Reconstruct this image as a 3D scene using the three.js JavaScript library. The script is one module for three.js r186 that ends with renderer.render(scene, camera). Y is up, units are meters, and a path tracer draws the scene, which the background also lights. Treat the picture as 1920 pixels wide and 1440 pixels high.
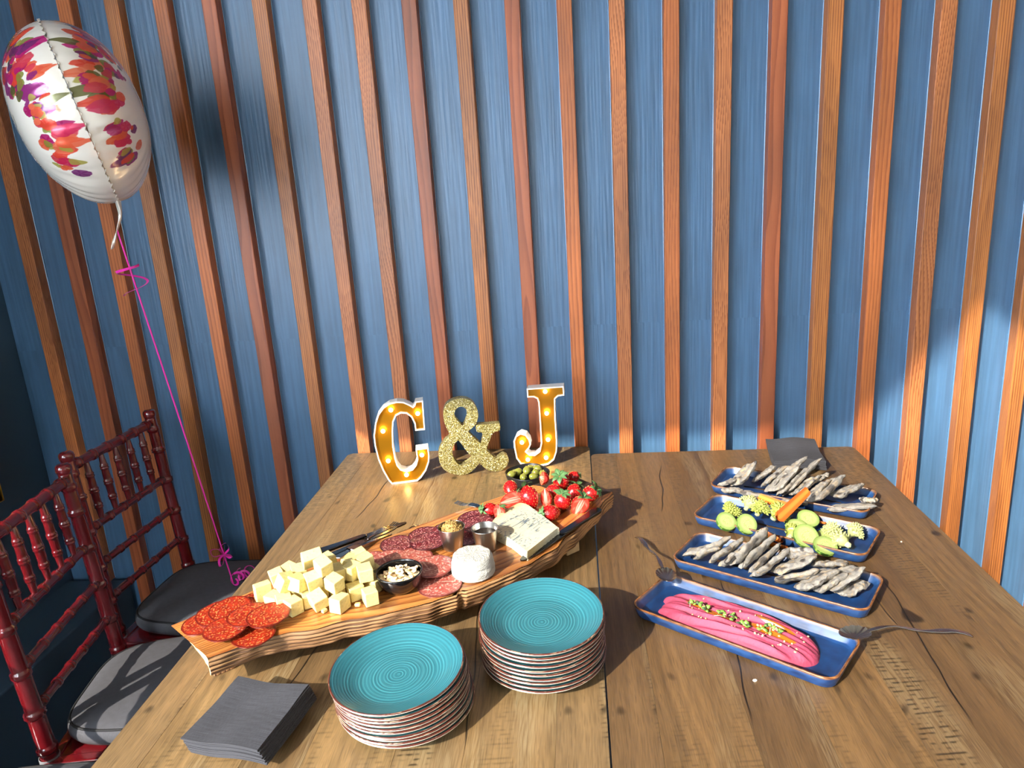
import * as THREE from 'three';
import { mergeGeometries, mergeVertices, toCreasedNormals } from 'three/addons/utils/BufferGeometryUtils.js';
import { RoundedBoxGeometry } from 'three/addons/geometries/RoundedBoxGeometry.js';
import { ImprovedNoise } from 'three/addons/math/ImprovedNoise.js';

// ------------------------------------------------------------------ camera, sky, sun, exposure
const scene = new THREE.Scene();
const camera = new THREE.PerspectiveCamera(55.535, 1920 / 1440, 0.05, 60);
camera.position.set(-0.1716, 1.5194, 2.0845);
camera.quaternion.setFromRotationMatrix(new THREE.Matrix4().makeBasis(
  new THREE.Vector3(0.994934, -0.061929, -0.079189),
  new THREE.Vector3(0.038754, 0.963116, -0.26628),
  new THREE.Vector3(0.092759, 0.261862, 0.960637)));
scene.add(camera);

const SKY = new THREE.Color(0.80, 0.90, 1.0);
scene.background = SKY; scene.backgroundIntensity = 19.5;

const sun = new THREE.DirectionalLight(new THREE.Color(1.0, 0.92, 0.80), 12.5);
sun.name = 'sun';
sun.position.set(-0.75 * 5.5, 0.76 * 5.5 + 0.8, 1 * 5.5 + 0.6); sun.target.position.set(0, 0.8, 0.6);
sun.castShadow = true; sun.shadow.mapSize.set(4096, 4096); sun.shadow.radius = 1.1;
Object.assign(sun.shadow.camera, { left: -4, right: 4, top: 4, bottom: -4, near: 0.5, far: 16 });
scene.add(sun, sun.target);

const renderer = new THREE.WebGLRenderer({ antialias: true });
renderer.shadowMap.enabled = true;
renderer.toneMapping = THREE.LinearToneMapping;
renderer.toneMappingExposure = 1.0;

// ------------------------------------------------------------------ helpers
function mulberry(a) { return () => { a |= 0; a = a + 0x6D2B79F5 | 0; let t = Math.imul(a ^ a >>> 15, 1 | a); t = t + Math.imul(t ^ t >>> 7, 61 | t) ^ t; return ((t ^ t >>> 14) >>> 0) / 4294967296; }; }
let rnd = mulberry(7);
const rr = (a, b) => a + (b - a) * rnd();
const V = (x, y, z) => new THREE.Vector3(x, y, z);
const PN = new ImprovedNoise();
const nz = (x, y = 0, z = 0) => PN.noise(x + 31.7, y + 17.3, z + 9.1);
const fbm = (x, y, z = 0) => nz(x, y, z) * 0.55 + nz(x * 2.1, y * 2.1, z + 5) * 0.28 + nz(x * 4.3, y * 4.3, z + 9) * 0.17;
const clamp = (x, a = 0, b = 1) => Math.max(a, Math.min(b, x));
const sm = (a, b, x) => { const t = clamp((x - a) / (b - a)); return t * t * (3 - 2 * t); };
const mix = (a, b, t) => a + (b - a) * t;
const mix3 = (a, b, t) => [mix(a[0], b[0], t), mix(a[1], b[1], t), mix(a[2], b[2], t)];
const hex = (s) => [parseInt(s.slice(1, 3), 16), parseInt(s.slice(3, 5), 16), parseInt(s.slice(5, 7), 16)];
const lin = (s) => new THREE.Color(s);

const taken = {};
function numbered(name) { const n = (taken[name] = (taken[name] ?? -1) + 1); return n ? name + '_' + String(n).padStart(3, '0') : name; }
function tag(o, label, category, group, kind) {
  o.userData = { ...o.userData, label, category };
  if (group) o.userData.group = group;
  if (kind) o.userData.kind = kind;
  return o;
}
function thing(name, label, category, [x, y, z] = [0, 0, 0], turn = 0, group) {
  const o = new THREE.Group(); o.name = numbered(name); scene.add(o);
  o.position.set(x, y, z); o.rotation.y = turn;
  return tag(o, label, category, group);
}
function obj(name, geo, mat, parent, kind) {
  if (Array.isArray(geo)) geo = join(geo);
  const m = new THREE.Mesh(geo, mat); m.name = parent ? name : numbered(name);
  m.castShadow = m.receiveShadow = true; (parent ?? scene).add(m);
  if (kind) m.userData.kind = kind;
  return m;
}
const struct = (name, geo, mat, parent) => { const m = obj(name, geo, mat, parent); if (!parent) m.userData.kind = 'structure'; return m; };
function copy(o, label, group) {
  const c = o.clone(); c.name = numbered(o.name.replace(/_\d{3}$/, '')); scene.add(c);
  c.userData = { ...o.userData }; if (label) c.userData.label = label; if (group) c.userData.group = group;
  return c;
}
function join(list) {
  const flat = list.map((g) => { const n = g.index ? g.toNonIndexed() : g; for (const k of Object.keys(n.attributes)) if (!['position', 'normal', 'uv', 'color'].includes(k)) n.deleteAttribute(k); return n; });
  const col = flat.some((g) => g.attributes.color);
  for (const g of flat) {
    if (!g.attributes.uv) g.setAttribute('uv', new THREE.BufferAttribute(new Float32Array(g.attributes.position.count * 2), 2));
    if (col && !g.attributes.color) g.setAttribute('color', new THREE.BufferAttribute(new Float32Array(g.attributes.position.count * 3).fill(1), 3));
  }
  return mergeGeometries(flat, false);
}
// texture coordinates in metres, v along the chosen axis
function boxUV(g, along = 'y', du = 0, dv = 0) {
  g = g.index ? g.toNonIndexed() : g;
  const p = g.attributes.position, uv = new Float32Array(p.count * 2), k = { x: 0, y: 1, z: 2 }[along];
  const a = V(), b = V(), c = V();
  for (let i = 0; i < p.count; i += 3) {
    a.fromBufferAttribute(p, i); b.fromBufferAttribute(p, i + 1); c.fromBufferAttribute(p, i + 2);
    const n = b.clone().sub(a).cross(c.clone().sub(a)), m = [Math.abs(n.x), Math.abs(n.y), Math.abs(n.z)];
    let d = m[0] > m[1] ? (m[0] > m[2] ? 0 : 2) : (m[1] > m[2] ? 1 : 2);
    const [u1, v1] = d === k ? [(k + 1) % 3, (k + 2) % 3] : [3 - d - k, k];
    [a, b, c].forEach((q, j) => { const e = [q.x, q.y, q.z]; uv[(i + j) * 2] = e[u1] + du + d * 0.137; uv[(i + j) * 2 + 1] = e[v1] + dv; });
  }
  g.setAttribute('uv', new THREE.BufferAttribute(uv, 2));
  return g;
}
const box = (w, h, d, x = 0, y = 0, z = 0) => new THREE.BoxGeometry(w, h, d).translate(x, y, z);
const rbox = (w, h, d, r, x = 0, y = 0, z = 0, seg = 2) => new RoundedBoxGeometry(w, h, d, seg, r).translate(x, y, z);
const lathe = (pts, seg = 48, p0 = 0, pl = Math.PI * 2) => new THREE.LatheGeometry(pts.map(([x, y]) => new THREE.Vector2(x, y)), seg, p0, pl);
const tube = (pts, r, seg = 40, rs = 8, closed = false) => new THREE.TubeGeometry(new THREE.CatmullRomCurve3(pts.map((p) => Array.isArray(p) ? V(...p) : p), closed), seg, r, rs, closed);
function put(g, x, y, z, rx = 0, ry = 0, rz = 0, s = 1) {
  return g.applyMatrix4(new THREE.Matrix4().compose(V(x, y, z), new THREE.Quaternion().setFromEuler(new THREE.Euler(rx, ry, rz, 'YXZ')), typeof s === 'number' ? V(s, s, s) : V(...s)));
}
// a surface from a function of (u, v); cu closes it in u; col returns linear rgb
function grid(nu, nv, fn, { cu = false, col, flip = false, uvf } = {}) {
  const P = [], U = [], C = [], I = [];
  for (let j = 0; j <= nv; j++) for (let i = 0; i <= nu; i++) {
    const u = cu && i === nu ? 0 : i / nu, v = j / nv, p = fn(u, v);
    P.push(...p); const t = uvf ? uvf(p, i / nu, v) : [i / nu, v]; U.push(...t);
    if (col) C.push(...col(p, u, v));
  }
  const w = nu + 1;
  for (let j = 0; j < nv; j++) for (let i = 0; i < nu; i++) {
    const a = j * w + i, b = a + 1, c = a + w, d = c + 1;
    if (flip) I.push(a, c, b, b, c, d); else I.push(a, b, c, b, d, c);
  }
  const g = new THREE.BufferGeometry();
  g.setAttribute('position', new THREE.Float32BufferAttribute(P, 3)); g.setAttribute('uv', new THREE.Float32BufferAttribute(U, 2));
  if (col) g.setAttribute('color', new THREE.Float32BufferAttribute(C, 3));
  g.setIndex(I); g.computeVertexNormals();
  if (cu) { const n = g.attributes.normal; for (let j = 0; j <= nv; j++) { const a = j * w, b = a + nu, q = V().fromBufferAttribute(n, a).add(V().fromBufferAttribute(n, b)).normalize(); n.setXYZ(a, q.x, q.y, q.z); n.setXYZ(b, q.x, q.y, q.z); } }
  return g;
}
function bar(w, d, len, c) {                     // vertical chamfered bar, base at the origin
  const s = new THREE.Shape(), x = w / 2, z = d / 2;
  s.moveTo(-x + c, -z); s.lineTo(x - c, -z); s.lineTo(x, -z + c); s.lineTo(x, z - c); s.lineTo(x - c, z); s.lineTo(-x + c, z); s.lineTo(-x, z - c); s.lineTo(-x, -z + c);
  return new THREE.ExtrudeGeometry(s, { depth: len, bevelEnabled: false }).rotateX(-Math.PI / 2);
}
function shape(pts, holes = []) { const s = new THREE.Shape(pts.map(([x, y]) => new THREE.Vector2(x, y))); for (const h of holes) s.holes.push(new THREE.Path(h.map(([x, y]) => new THREE.Vector2(x, y)))); return s; }
function smooth(pts, n = 3, k = 0.5) {           // closed Chaikin-like smoothing through a Catmull-Rom curve
  const c = new THREE.CatmullRomCurve3(pts.map(([x, y]) => V(x, y, 0)), true, 'catmullrom', k);
  return c.getPoints(pts.length * n).slice(0, -1).map((p) => [p.x, p.y]);
}

// ------------------------------------------------------------------ textures
function tex(w, h, fn, srgb = true, rep) {
  const d = new Uint8Array(w * h * 4);
  for (let y = 0; y < h; y++) for (let x = 0; x < w; x++) { const c = fn(x / w, y / h, x, y), i = (y * w + x) * 4; d[i] = clamp(c[0], 0, 255); d[i + 1] = clamp(c[1], 0, 255); d[i + 2] = clamp(c[2], 0, 255); d[i + 3] = 255; }
  const t = new THREE.DataTexture(d, w, h); t.wrapS = t.wrapT = THREE.RepeatWrapping; t.magFilter = THREE.LinearFilter; t.minFilter = THREE.LinearMipmapLinearFilter; t.generateMipmaps = true;
  if (srgb) t.colorSpace = THREE.SRGBColorSpace;
  if (rep) t.repeat.set(rep[0], rep[1]);
  t.needsUpdate = true; return t;
}
const S = (o) => new THREE.MeshStandardMaterial(o);
const PM = (o) => new THREE.MeshPhysicalMaterial(o);
// wood: rings of period `ring` metres warped along the grain; the picture covers sw x sh metres
function wood({ w = 256, h = 1024, sw, sh, light, dark, ring, warp = 0.01, stretch = 1.2, sharp = 2.2, seed = 0, fine = 0.35, tone = 0.18, crack = 0, saw = 0 }) {
  const L = hex(light), D = hex(dark), g = [];
  const map = tex(w, h, (u, v, x, y) => {
    const X = u * sw, Y = v * sh, e = sm(0, 0.08, u) * sm(1, 0.92, u);
    const wv = warp * (nz(X * 9, Y * stretch, seed) * 1.0 + nz(X * 22, Y * stretch * 2.6, seed + 3) * 0.35);
    const q = ((X + wv * e) / ring + seed * 1.7), f = q - Math.floor(q);
    let r = Math.pow(f, sharp) * (1 - sm(0.93, 1, f));
    const fib = fbm(X * 900, Y * 18, seed + 7) * fine + nz(X * 300, Y * 6, seed + 4) * fine * 0.6;
    const t = clamp(r + fib, 0, 1.2), k = 1 + tone * fbm(X * 7, Y * 1.5, seed + 12) * 1.6;
    let c = mix3(L, D, t).map((a) => a * k), hgt = 1 - t * 0.7;
    if (saw) { const band = sm(0.02, 0.16, nz(X * 3.2 + 4, Y * 2.1, seed + 20)) * saw; const s = Math.pow(Math.abs(Math.sin(Y * 420 + X * 60 + 5 * nz(X * 8, Y * 9, seed))), 3) * (0.6 + 0.8 * nz(X * 160, Y * 160, seed + 30)); c = c.map((a, i) => a + band * (s * [62, 58, 50][i] - 6)); hgt -= band * (1 - s) * 0.5; }
    if (crack) { const cq = Math.abs(nz(X * 11 + 2 * nz(X * 3, Y * 3, seed + 2), Y * 1.1, seed + 40)); const cr = (1 - sm(0.0, 0.011 * crack, cq)) * sm(0.12, 0.3, nz(X * 2.5, Y * 2.2, seed + 44)); c = c.map((a) => a * (1 - 0.75 * cr)); hgt -= cr; const kn = nz(X * 14, Y * 7, seed + 60); if (kn > 0.5) c = c.map((a) => a * (1 - 0.9 * (kn - 0.5) * 2)); }
    g.push(hgt); return c;
  });
  const bump = tex(w, h, (u, v, x, y) => { const b = g[y * w + x] * 255; return [b, b, b]; }, false);
  for (const t of [map, bump]) t.repeat.set(1 / sw, 1 / sh);
  return { map, bumpMap: bump };
}

// ------------------------------------------------------------------ the room
const wallPaint = (() => {
  const bump = tex(256, 512, (u, v) => { const b = 128 + 90 * nz(u * 60, v * 5, 1) + 60 * nz(u * 140, v * 9, 4) + 40 * nz(u * 8, v * 8, 7); return [b, b, b]; }, false, [2.2, 0.9]);
  const map = tex(256, 512, (u, v) => { const k = 1 + 0.10 * nz(u * 50, v * 4, 2) + 0.10 * fbm(u * 6, v * 5, 8); return [66 * k, 99 * k, 130 * k]; }, true, [2.2, 0.9]);
  return PM({ map, bumpMap: bump, bumpScale: 0.0012, roughness: 0.42, clearcoat: 0.15, clearcoatRoughness: 0.4 });
})();
const darkPaint = S({ color: lin('#31485a'), roughness: 0.6 });
const whiteWall = S({ color: lin('#cfc8bc'), roughness: 0.9 });
const floorMat = S({ color: lin('#3a3f45'), roughness: 0.8, map: tex(128, 128, (u, v) => { const k = 200 + 60 * fbm(u * 30, v * 30, 3); return [k, k, k]; }, true, [3, 3]) });
const ZW = -0.038, XL = -1.94, XR = 2.6, ZF = 5.0, H = 4.6;
const W = (w, h, d, x, y, z) => boxUV(box(w, h, d, x, y, z), 'y');
struct('floor', W(XR - XL + 0.4, 0.1, ZF - ZW + 0.4, (XL + XR) / 2, -0.05, (ZF + ZW) / 2), floorMat);
struct('ceiling', W(XR - XL + 0.4, 0.15, ZF - ZW + 0.4, (XL + XR) / 2, H + 0.075, (ZF + ZW) / 2), whiteWall);
const back = struct('wall_back', W(XR - XL + 0.4, H, 0.2, (XL + XR) / 2, H / 2, ZW - 0.1), wallPaint);
struct('wall_right', W(0.2, H, ZF - ZW, XR + 0.1, H / 2, (ZF + ZW) / 2), whiteWall);
// left wall; wide window out of view, placed to light table and wall
const WZ0 = 1.42, WZ1 = 4.85, WY0 = 0.9, WY1 = 4.3;
const wl = (z0, z1, y0, y1) => W(0.2, y1 - y0, z1 - z0, XL - 0.1, (y0 + y1) / 2, (z0 + z1) / 2);
struct('wall_left', [wl(ZW, WZ0, 0, H), wl(WZ1, ZF, 0, H), wl(WZ0, WZ1, 0, WY0), wl(WZ0, WZ1, WY1, H)], darkPaint);
// rear wall with a window added behind the camera as fill light
const RX0 = -1.8, RX1 = -0.5, RY0 = 0.8, RY1 = 2.1;
const wr = (x0, x1, y0, y1) => W(x1 - x0, y1 - y0, 0.2, (x0 + x1) / 2, (y0 + y1) / 2, ZF + 0.1);
struct('wall_rear', [wr(XL - 0.2, RX0, 0, H), wr(RX1, XR + 0.2, 0, H), wr(RX0, RX1, 0, RY0), wr(RX0, RX1, RY1, H)], whiteWall);
const frameMat = S({ color: lin('#23262a'), roughness: 0.5 });
const paneMat = PM({ color: 0xffffff, transmission: 1, thickness: 0, roughness: 0, ior: 1.5 });
{
  const w1 = new THREE.Group(); w1.name = 'unseen_window_1'; w1.userData.kind = 'structure'; scene.add(w1);
  const x = XL - 0.15, t = 0.05, zs = [WZ0, WZ1];
  obj('window_frame', [rbox(0.06, WY1 - WY0, t, 0.008, x, (WY0 + WY1) / 2, WZ0 + t / 2), rbox(0.06, WY1 - WY0, t, 0.008, x, (WY0 + WY1) / 2, WZ1 - t / 2), rbox(0.06, t, WZ1 - WZ0, 0.008, x, WY0 + t / 2, (WZ0 + WZ1) / 2), rbox(0.06, t, WZ1 - WZ0, 0.008, x, WY1 - t / 2, (WZ0 + WZ1) / 2)], frameMat, w1);
  obj('window_pane', box(0.006, WY1 - WY0 - 0.06, WZ1 - WZ0 - 0.06, x, (WY0 + WY1) / 2, (WZ0 + WZ1) / 2), paneMat, w1);
  const w2 = new THREE.Group(); w2.name = 'fill_window_2'; w2.userData.kind = 'structure'; scene.add(w2);
  const z = ZF + 0.15;
  obj('window_frame', [rbox(t, RY1 - RY0, 0.06, 0.008, RX0 + t / 2, (RY0 + RY1) / 2, z), rbox(t, RY1 - RY0, 0.06, 0.008, RX1 - t / 2, (RY0 + RY1) / 2, z), rbox(t, RY1 - RY0, 0.06, 0.008, (RX0 + RX1) / 2, (RY0 + RY1) / 2, z), rbox(RX1 - RX0, t, 0.06, 0.008, (RX0 + RX1) / 2, RY0 + t / 2, z), rbox(RX1 - RX0, t, 0.06, 0.008, (RX0 + RX1) / 2, RY1 - t / 2, z)], frameMat, w2);
  obj('window_pane', box(RX1 - RX0 - 0.06, RY1 - RY0 - 0.06, 0.006, (RX0 + RX1) / 2, (RY0 + RY1) / 2, z), paneMat, w2);
}
{ // unseen panel outside the left window, shaped to shade the back wall
  const s = shape([[1.2, 2.004], [1.869, 2.204], [2.469, 2.662], [3.715, 3.61], [4.255, 4.43], [4.535, 4.856], [4.9, 5.006], [4.9, 5.2], [1.2, 5.2]]);
  const g = new THREE.ExtrudeGeometry(s, { depth: 0.03, bevelEnabled: false }).rotateY(-Math.PI / 2).translate(XL - 0.24, 0, 0);
  tag(obj('unseen_sun_blocker', g, S({ color: lin('#5a5348'), roughness: 0.9 })), 'unseen panel with a sloping edge outside the left window, shading the back wall', 'unseen_sun_blocker');
  struct('ground', W(14, 0.1, 14, -8.9, -0.3, 2), S({ color: lin('#8b867c'), roughness: 0.95 }));
}
struct('trim_1', [boxUV(rbox(0.235, 0.31, 1.9, 0.006, XL + 0.1, 0.155, 0.93), 'z')], darkPaint);

// ------------------------------------------------------------------ wooden slats on the back wall
const slatMats = [0, 1, 2, 3].map((i) => PM({ ...wood({ w: 192, h: 2048, sw: 0.3, sh: 4.8, light: ['#b8713f', '#a9602f', '#9c5430', '#ad6b34'][i], dark: ['#6e3517', '#7a3c1a', '#7a3a1d', '#5f2f12'][i], ring: [0.0062, 0.0085, 0.024, 0.0056][i], warp: [0.03, 0.02, 0.05, 0.012][i], stretch: [1.6, 0.9, 1.1, 0.6][i], seed: i * 3 + 1, fine: 0.3, tone: 0.25 }), bumpScale: 0.0003, roughness: 0.5, clearcoat: 0.1, clearcoatRoughness: 0.35 }));
const slatX = [-1.824, -1.686, -1.551, -1.4155, -1.278, -1.1425, -1.004, -0.867, -0.7345, -0.6005, -0.4634, -0.3294, -0.1945, -0.059, 0.0793, 0.2138, 0.351, 0.4888, 0.628, 0.763, 0.9005, 1.0355, 1.172, 1.309, 1.446, 1.583, 1.72, 1.857];
const litBeadPaint = PM({ color: lin('#54789a'), roughness: 0.18, clearcoat: 1, clearcoatRoughness: 0.1 });  // wall paint made lighter, its caught light put into the colour
const beadGeo = (y0, len) => [-1, 1].map((s) => new THREE.CylinderGeometry(0.0022, 0.0022, len, 6).translate(s * 0.0205, y0 + len / 2, -0.0365));
slatX.forEach((x, i) => {
  const y0 = i === 0 ? 0.31 : 0.1, m = slatMats[[0, 2, 1, 3, 1, 2, 3, 0, 0, 2, 3, 2, 1, 0, 1, 0, 2, 3, 1, 0, 3, 3, 1][i % 23]];
  const s = obj('slat', boxUV(bar(0.0395, 0.038, H - 0.005 - y0, 0.0015).translate(0, y0, 0), 'y', 0.05 + (i * 0.073) % 0.2, (i * 0.041) % 0.14), m, back);
  s.position.set(x + 0.0198, 0, -0.019);
  const b = obj('paint_bead', beadGeo(y0, H - y0), litBeadPaint, s); b.position.set(0, 0, 0.019);
});

// ------------------------------------------------------------------ the two tables
function oak(seed, base, sawK) {                 // reclaimed oak: fine fibres, cross saw marks, pale weathered streaks, knots and cracks
  const w = 512, h = 1536, sw = 0.34, sh = 1.6, g = new Float32Array(w * h), B = hex(base);
  const map = tex(w, h, (u, v, x, y) => {
    const X = u * sw, Y = v * sh, wx = X + 0.012 * nz(X * 8, Y * 1.6, seed) + 0.004 * nz(X * 20, Y * 5, seed + 2);
    const fib = nz(wx * 520, Y * 22, seed + 3) * 0.6 + nz(wx * 1000, Y * 40, seed + 4) * 0.45 + nz(wx * 210, Y * 9, seed + 5) * 0.35;
    const band = nz(wx * 34, Y * 1.2, seed + 6), cath = Math.sin((wx * 150 + 3.2 * nz(X * 9, Y * 2.6, seed + 7)) * 2.0) * sm(-0.2, 0.4, nz(X * 7, Y * 1.5, seed + 8));
    let k = 1 + 0.27 * fib + 0.15 * band + 0.07 * cath, hgt = 0.6 + 0.35 * fib;
    k *= 1 - 0.42 * sm(0.32, 0.62, fib) * 0.8;
    let c = B.map((q) => q * k);
    const pale = sm(0.10, 0.42, nz(wx * 16, Y * 1.9, seed + 10)) * sm(-0.3, 0.25, fib); c = mix3(c, [168, 158, 132], pale * 0.55);
    const sb = sm(0.0, 0.22, nz(X * 13 + 2, Y * 1.3, seed + 20)) * sawK, sl = Math.pow(Math.abs(Math.sin(Y * 330 + X * 34 + 1.6 * nz(X * 6, Y * 7, seed + 21))), 6) * sm(-0.25, 0.3, nz(X * 90, Y * 60, seed + 22));
    c = c.map((q) => q * (1 - 0.5 * sb * sl)); c = mix3(c, [176, 160, 124], sb * (1 - sl) * 0.20); hgt -= sb * sl * 0.7;
    const cq = Math.abs(wx * 5.2 - Math.round(wx * 5.2 - nz(3, Y * 0.7, seed + 30) * 0.6) - nz(3, Y * 0.7, seed + 30) * 0.6 + 0.03 * nz(1, Y * 12, seed + 31)), cr = (1 - sm(0.002, 0.009, cq)) * sm(0.05, 0.22, nz(wx * 4, Y * 2.4, seed + 32));
    c = c.map((q) => q * (1 - 0.8 * cr)); hgt -= cr;
    const kn = sm(0.50, 0.66, nz(X * 24, Y * 13, seed + 40)); c = c.map((q) => q * (1 - 0.55 * kn));
    g[y * w + x] = hgt; return c;
  });
  const bump = tex(w, h, (u, v, x, y) => { const b = g[y * w + x] * 200; return [b, b, b]; }, false);
  for (const t of [map, bump]) t.repeat.set(1 / sw, 1 / sh);
  return { map, bumpMap: bump };
}
const plankMats = [oak(2, '#8d7452', 0.35), oak(9, '#877052', 1.0), oak(15, '#7e674a', 0.6)];
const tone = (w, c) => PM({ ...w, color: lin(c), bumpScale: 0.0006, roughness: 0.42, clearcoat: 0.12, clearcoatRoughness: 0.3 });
const leftSunTones = plankMats.map((w) => tone(w, '#dcd4c6')), rightShadeTones = plankMats.map((w) => tone(w, '#bcae9e'));  // same planks: left tinted brighter for sun, right darker for shade
const edgeMat = S({ color: lin('#4a3a2c'), roughness: 0.5 }), ironMat = S({ color: lin('#1c1c1e'), roughness: 0.5, metalness: 0.6 });
function plankShape(x0, x1, z0, z1, cl, cr) {    // in (x, -z); back corners rounded when asked
  const s = new THREE.Shape(), r = 0.022;
  s.moveTo(x0, -z1); s.lineTo(x1, -z1);
  if (cr) { s.lineTo(x1, -z0 - r); s.quadraticCurveTo(x1, -z0, x1 - r, -z0); } else s.lineTo(x1, -z0);
  if (cl) { s.lineTo(x0 + r, -z0); s.quadraticCurveTo(x0, -z0, x0, -z0 - r); } else s.lineTo(x0, -z0);
  return s;
}
function table(label, x0, x1, z0, z1, widths, mats) {
  const t = thing('dining_table', label, 'table', [(x0 + x1) / 2, 0, (z0 + z1) / 2]);
  const cx = (x0 + x1) / 2, cz = (z0 + z1) / 2, off = (g) => g.translate(-cx, 0, -cz);
  obj('tabletop', off(new THREE.ExtrudeGeometry(plankShape(x0 + 0.001, x1 - 0.001, z0 + 0.001, z1, true, true), { depth: 0.03, bevelEnabled: false }).rotateX(-Math.PI / 2).translate(0, 0.7165, 0)), edgeMat, t);
  return { t, off, x0, x1, z0, z1, cx, cz };
}
function buildTable(label, x0, x1, z0, z1, planks, mats) {
  const { t, off, cx } = table(label, x0, x1, z0, z1, [], mats);
  const sum = planks.reduce((a, b) => a + b[0], 0); let x = x0;
  planks.forEach(([w, m], i) => {
    const e = x + (w / sum) * (x1 - x0), first = i === 0, last = i === planks.length - 1;
    const g = new THREE.ExtrudeGeometry(plankShape(x + (first ? 0 : 0.0004), e - (last ? 0 : 0.0004), z0, z1, first, last), { depth: 0.0035, bevelEnabled: true, bevelSize: 0.0003, bevelThickness: 0.0003, bevelSegments: 1 }).rotateX(-Math.PI / 2).translate(0, 0.7462, 0);
    obj('plank', off(boxUV(g, 'z', -x - 0.137 + 0.03 + (i % 3) * 0.07, 0.02)), mats[m], t); x = e;
  });
  for (const z of [z0 + 0.35, z1 - 0.35]) {
    obj('leg', off(new THREE.CylinderGeometry(0.035, 0.035, 0.69, 20).translate(cx, 0.37, z)), ironMat, t);
    obj('foot', off(rbox(0.5, 0.03, 0.08, 0.008, cx, 0.015, z)), ironMat, t);
  }
  return t;
}
buildTable('left wooden table with the charcuterie board and both plate stacks on it', -0.8935, -0.151, 0.007, 1.5, [[0.07, 1], [0.15, 0], [0.09, 2], [0.13, 0], [0.10, 1], [0.13, 0], [0.075, 1]], leftSunTones);
buildTable('right wooden table with four blue serving trays on it', -0.1475, 0.589, 0.074, 1.5, [[0.07, 1], [0.13, 0], [0.10, 2], [0.12, 0], [0.08, 1], [0.13, 2], [0.10, 1]], rightShadeTones);

// ------------------------------------------------------------------ plates
const TT = 0.75;                                  // table height
const ringBump = tex(16, 512, (u, v) => { const b = 128 + 60 * Math.sin(v * 150) + 40 * nz(v * 90, 1, 2); return [b, b, b]; }, false);
const ringMap = tex(256, 512, (u, v) => { const r = v, a = 0.5 + 0.5 * Math.sin(r * 120 + 1.3 * nz(r * 20, 3)), k = 1 + 0.10 * (a - 0.5) + 0.08 * nz(u * 6, r * 60, 3); const c = mix3([42, 100, 110], [66, 126, 132], Math.pow(a, 3) * sm(1, 0.5, r) * 0.8); return c.map((q) => q * k); });
const glaze = PM({ map: ringMap, bumpMap: ringBump, bumpScale: 0.0004, roughness: 0.28, clearcoat: 0.35, clearcoatRoughness: 0.12 });
const creamClay = PM({ color: lin('#d8cdbb'), roughness: 0.35, clearcoat: 0.3 });
const brownRim = PM({ map: tex(256, 16, (u, v) => { const k = nz(u * 26, v * 3, 5) + 0.4 * nz(u * 120, v * 4, 2); return k > 0.42 ? [190, 164, 134] : mix3([92, 38, 24], [52, 22, 18], clamp(k + 0.5)); }), roughness: 0.3, clearcoat: 0.4 });
const underTeal = PM({ color: lin('#2f6168'), roughness: 0.25, clearcoat: 0.5, clearcoatRoughness: 0.1 });
const prof = [[0, 0.0058], [0.03, 0.0058], [0.058, 0.0062], [0.066, 0.0080], [0.080, 0.0138], [0.094, 0.0205], [0.1005, 0.0236]];
const topGeo = (() => { const c = new THREE.CatmullRomCurve3(prof.map(([x, y]) => V(x, y, 0))); const p = c.getPoints(40); return lathe(p.map((q) => [Math.max(q.x, 1e-5), q.y]), 96); })();
{ const uv = topGeo.attributes.uv, p = topGeo.attributes.position; for (let i = 0; i < uv.count; i++) uv.setY(i, Math.hypot(p.getX(i), p.getZ(i)) / 0.1006); }
const rimGeo = lathe([[0.1004, 0.0236], [0.1016, 0.0238], [0.1026, 0.0230], [0.1027, 0.0220]], 96);
const sideGeo = (a) => lathe(a, 96);
const underGeo = sideGeo([[0.1027, 0.0220], [0.1026, 0.0208], [0.1012, 0.0198], [0.0950, 0.0165]]), under2 = sideGeo([[0.0950, 0.0165], [0.080, 0.0100], [0.064, 0.0045], [0.0625, 0.0015], [0.060, 0.0006], [0.057, 0.0015], [0.055, 0.0035], [0.00001, 0.0035]]);
function plateProto() {
  const t = thing('plate', '', 'plate');
  obj('glazed_face', topGeo, glaze, t); obj('rim', rimGeo, brownRim, t); obj('underside_band', underGeo, creamClay, t); obj('underside', under2, underTeal, t);
  return t;
}
const ordinal = ['topmost', 'second from the top', 'third from the top', 'fourth from the top', 'fifth from the top', 'sixth from the top', 'seventh from the top', 'eighth from the top', 'second from the bottom', 'bottom'];
const protoPlate = plateProto();
let firstPlate = true;
function plateStack(where, [bx, bz], [tx, tz], n, pitch, tiltX, tiltZ) {   // a slightly leaning stack, tilting more towards the top
  for (let k = n - 1; k >= 0; k--) {              // k = 0 is the bottom plate
    const o = firstPlate ? protoPlate : copy(protoPlate); firstPlate = false;
    const i = n - 1 - k, f = k / (n - 1);
    o.position.set(mix(bx, tx, f) + rr(-0.0016, 0.0016), TT + k * pitch, mix(bz, tz, f) + rr(-0.0016, 0.0016)); o.rotation.set(tiltX * f, rr(0, 6.28), tiltZ * f, 'XZY');
    tag(o, (i === 0 ? 'turquoise plate with spiral-ringed face, topmost of the ' + where : 'turquoise brown-rimmed plate, ' + ordinal[i] + ' in the ' + where), 'plate', 'plates in the ' + where);
  }
}
plateStack('front plate stack beside the napkins', [-0.4535, 1.152], [-0.462, 1.150], 10, 0.0064, 0.055, 0.04);
plateStack('rear plate stack beside the table seam', [-0.2495, 1.037], [-0.2493, 1.034], 10, 0.0079, 0.055, 0.008);

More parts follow.
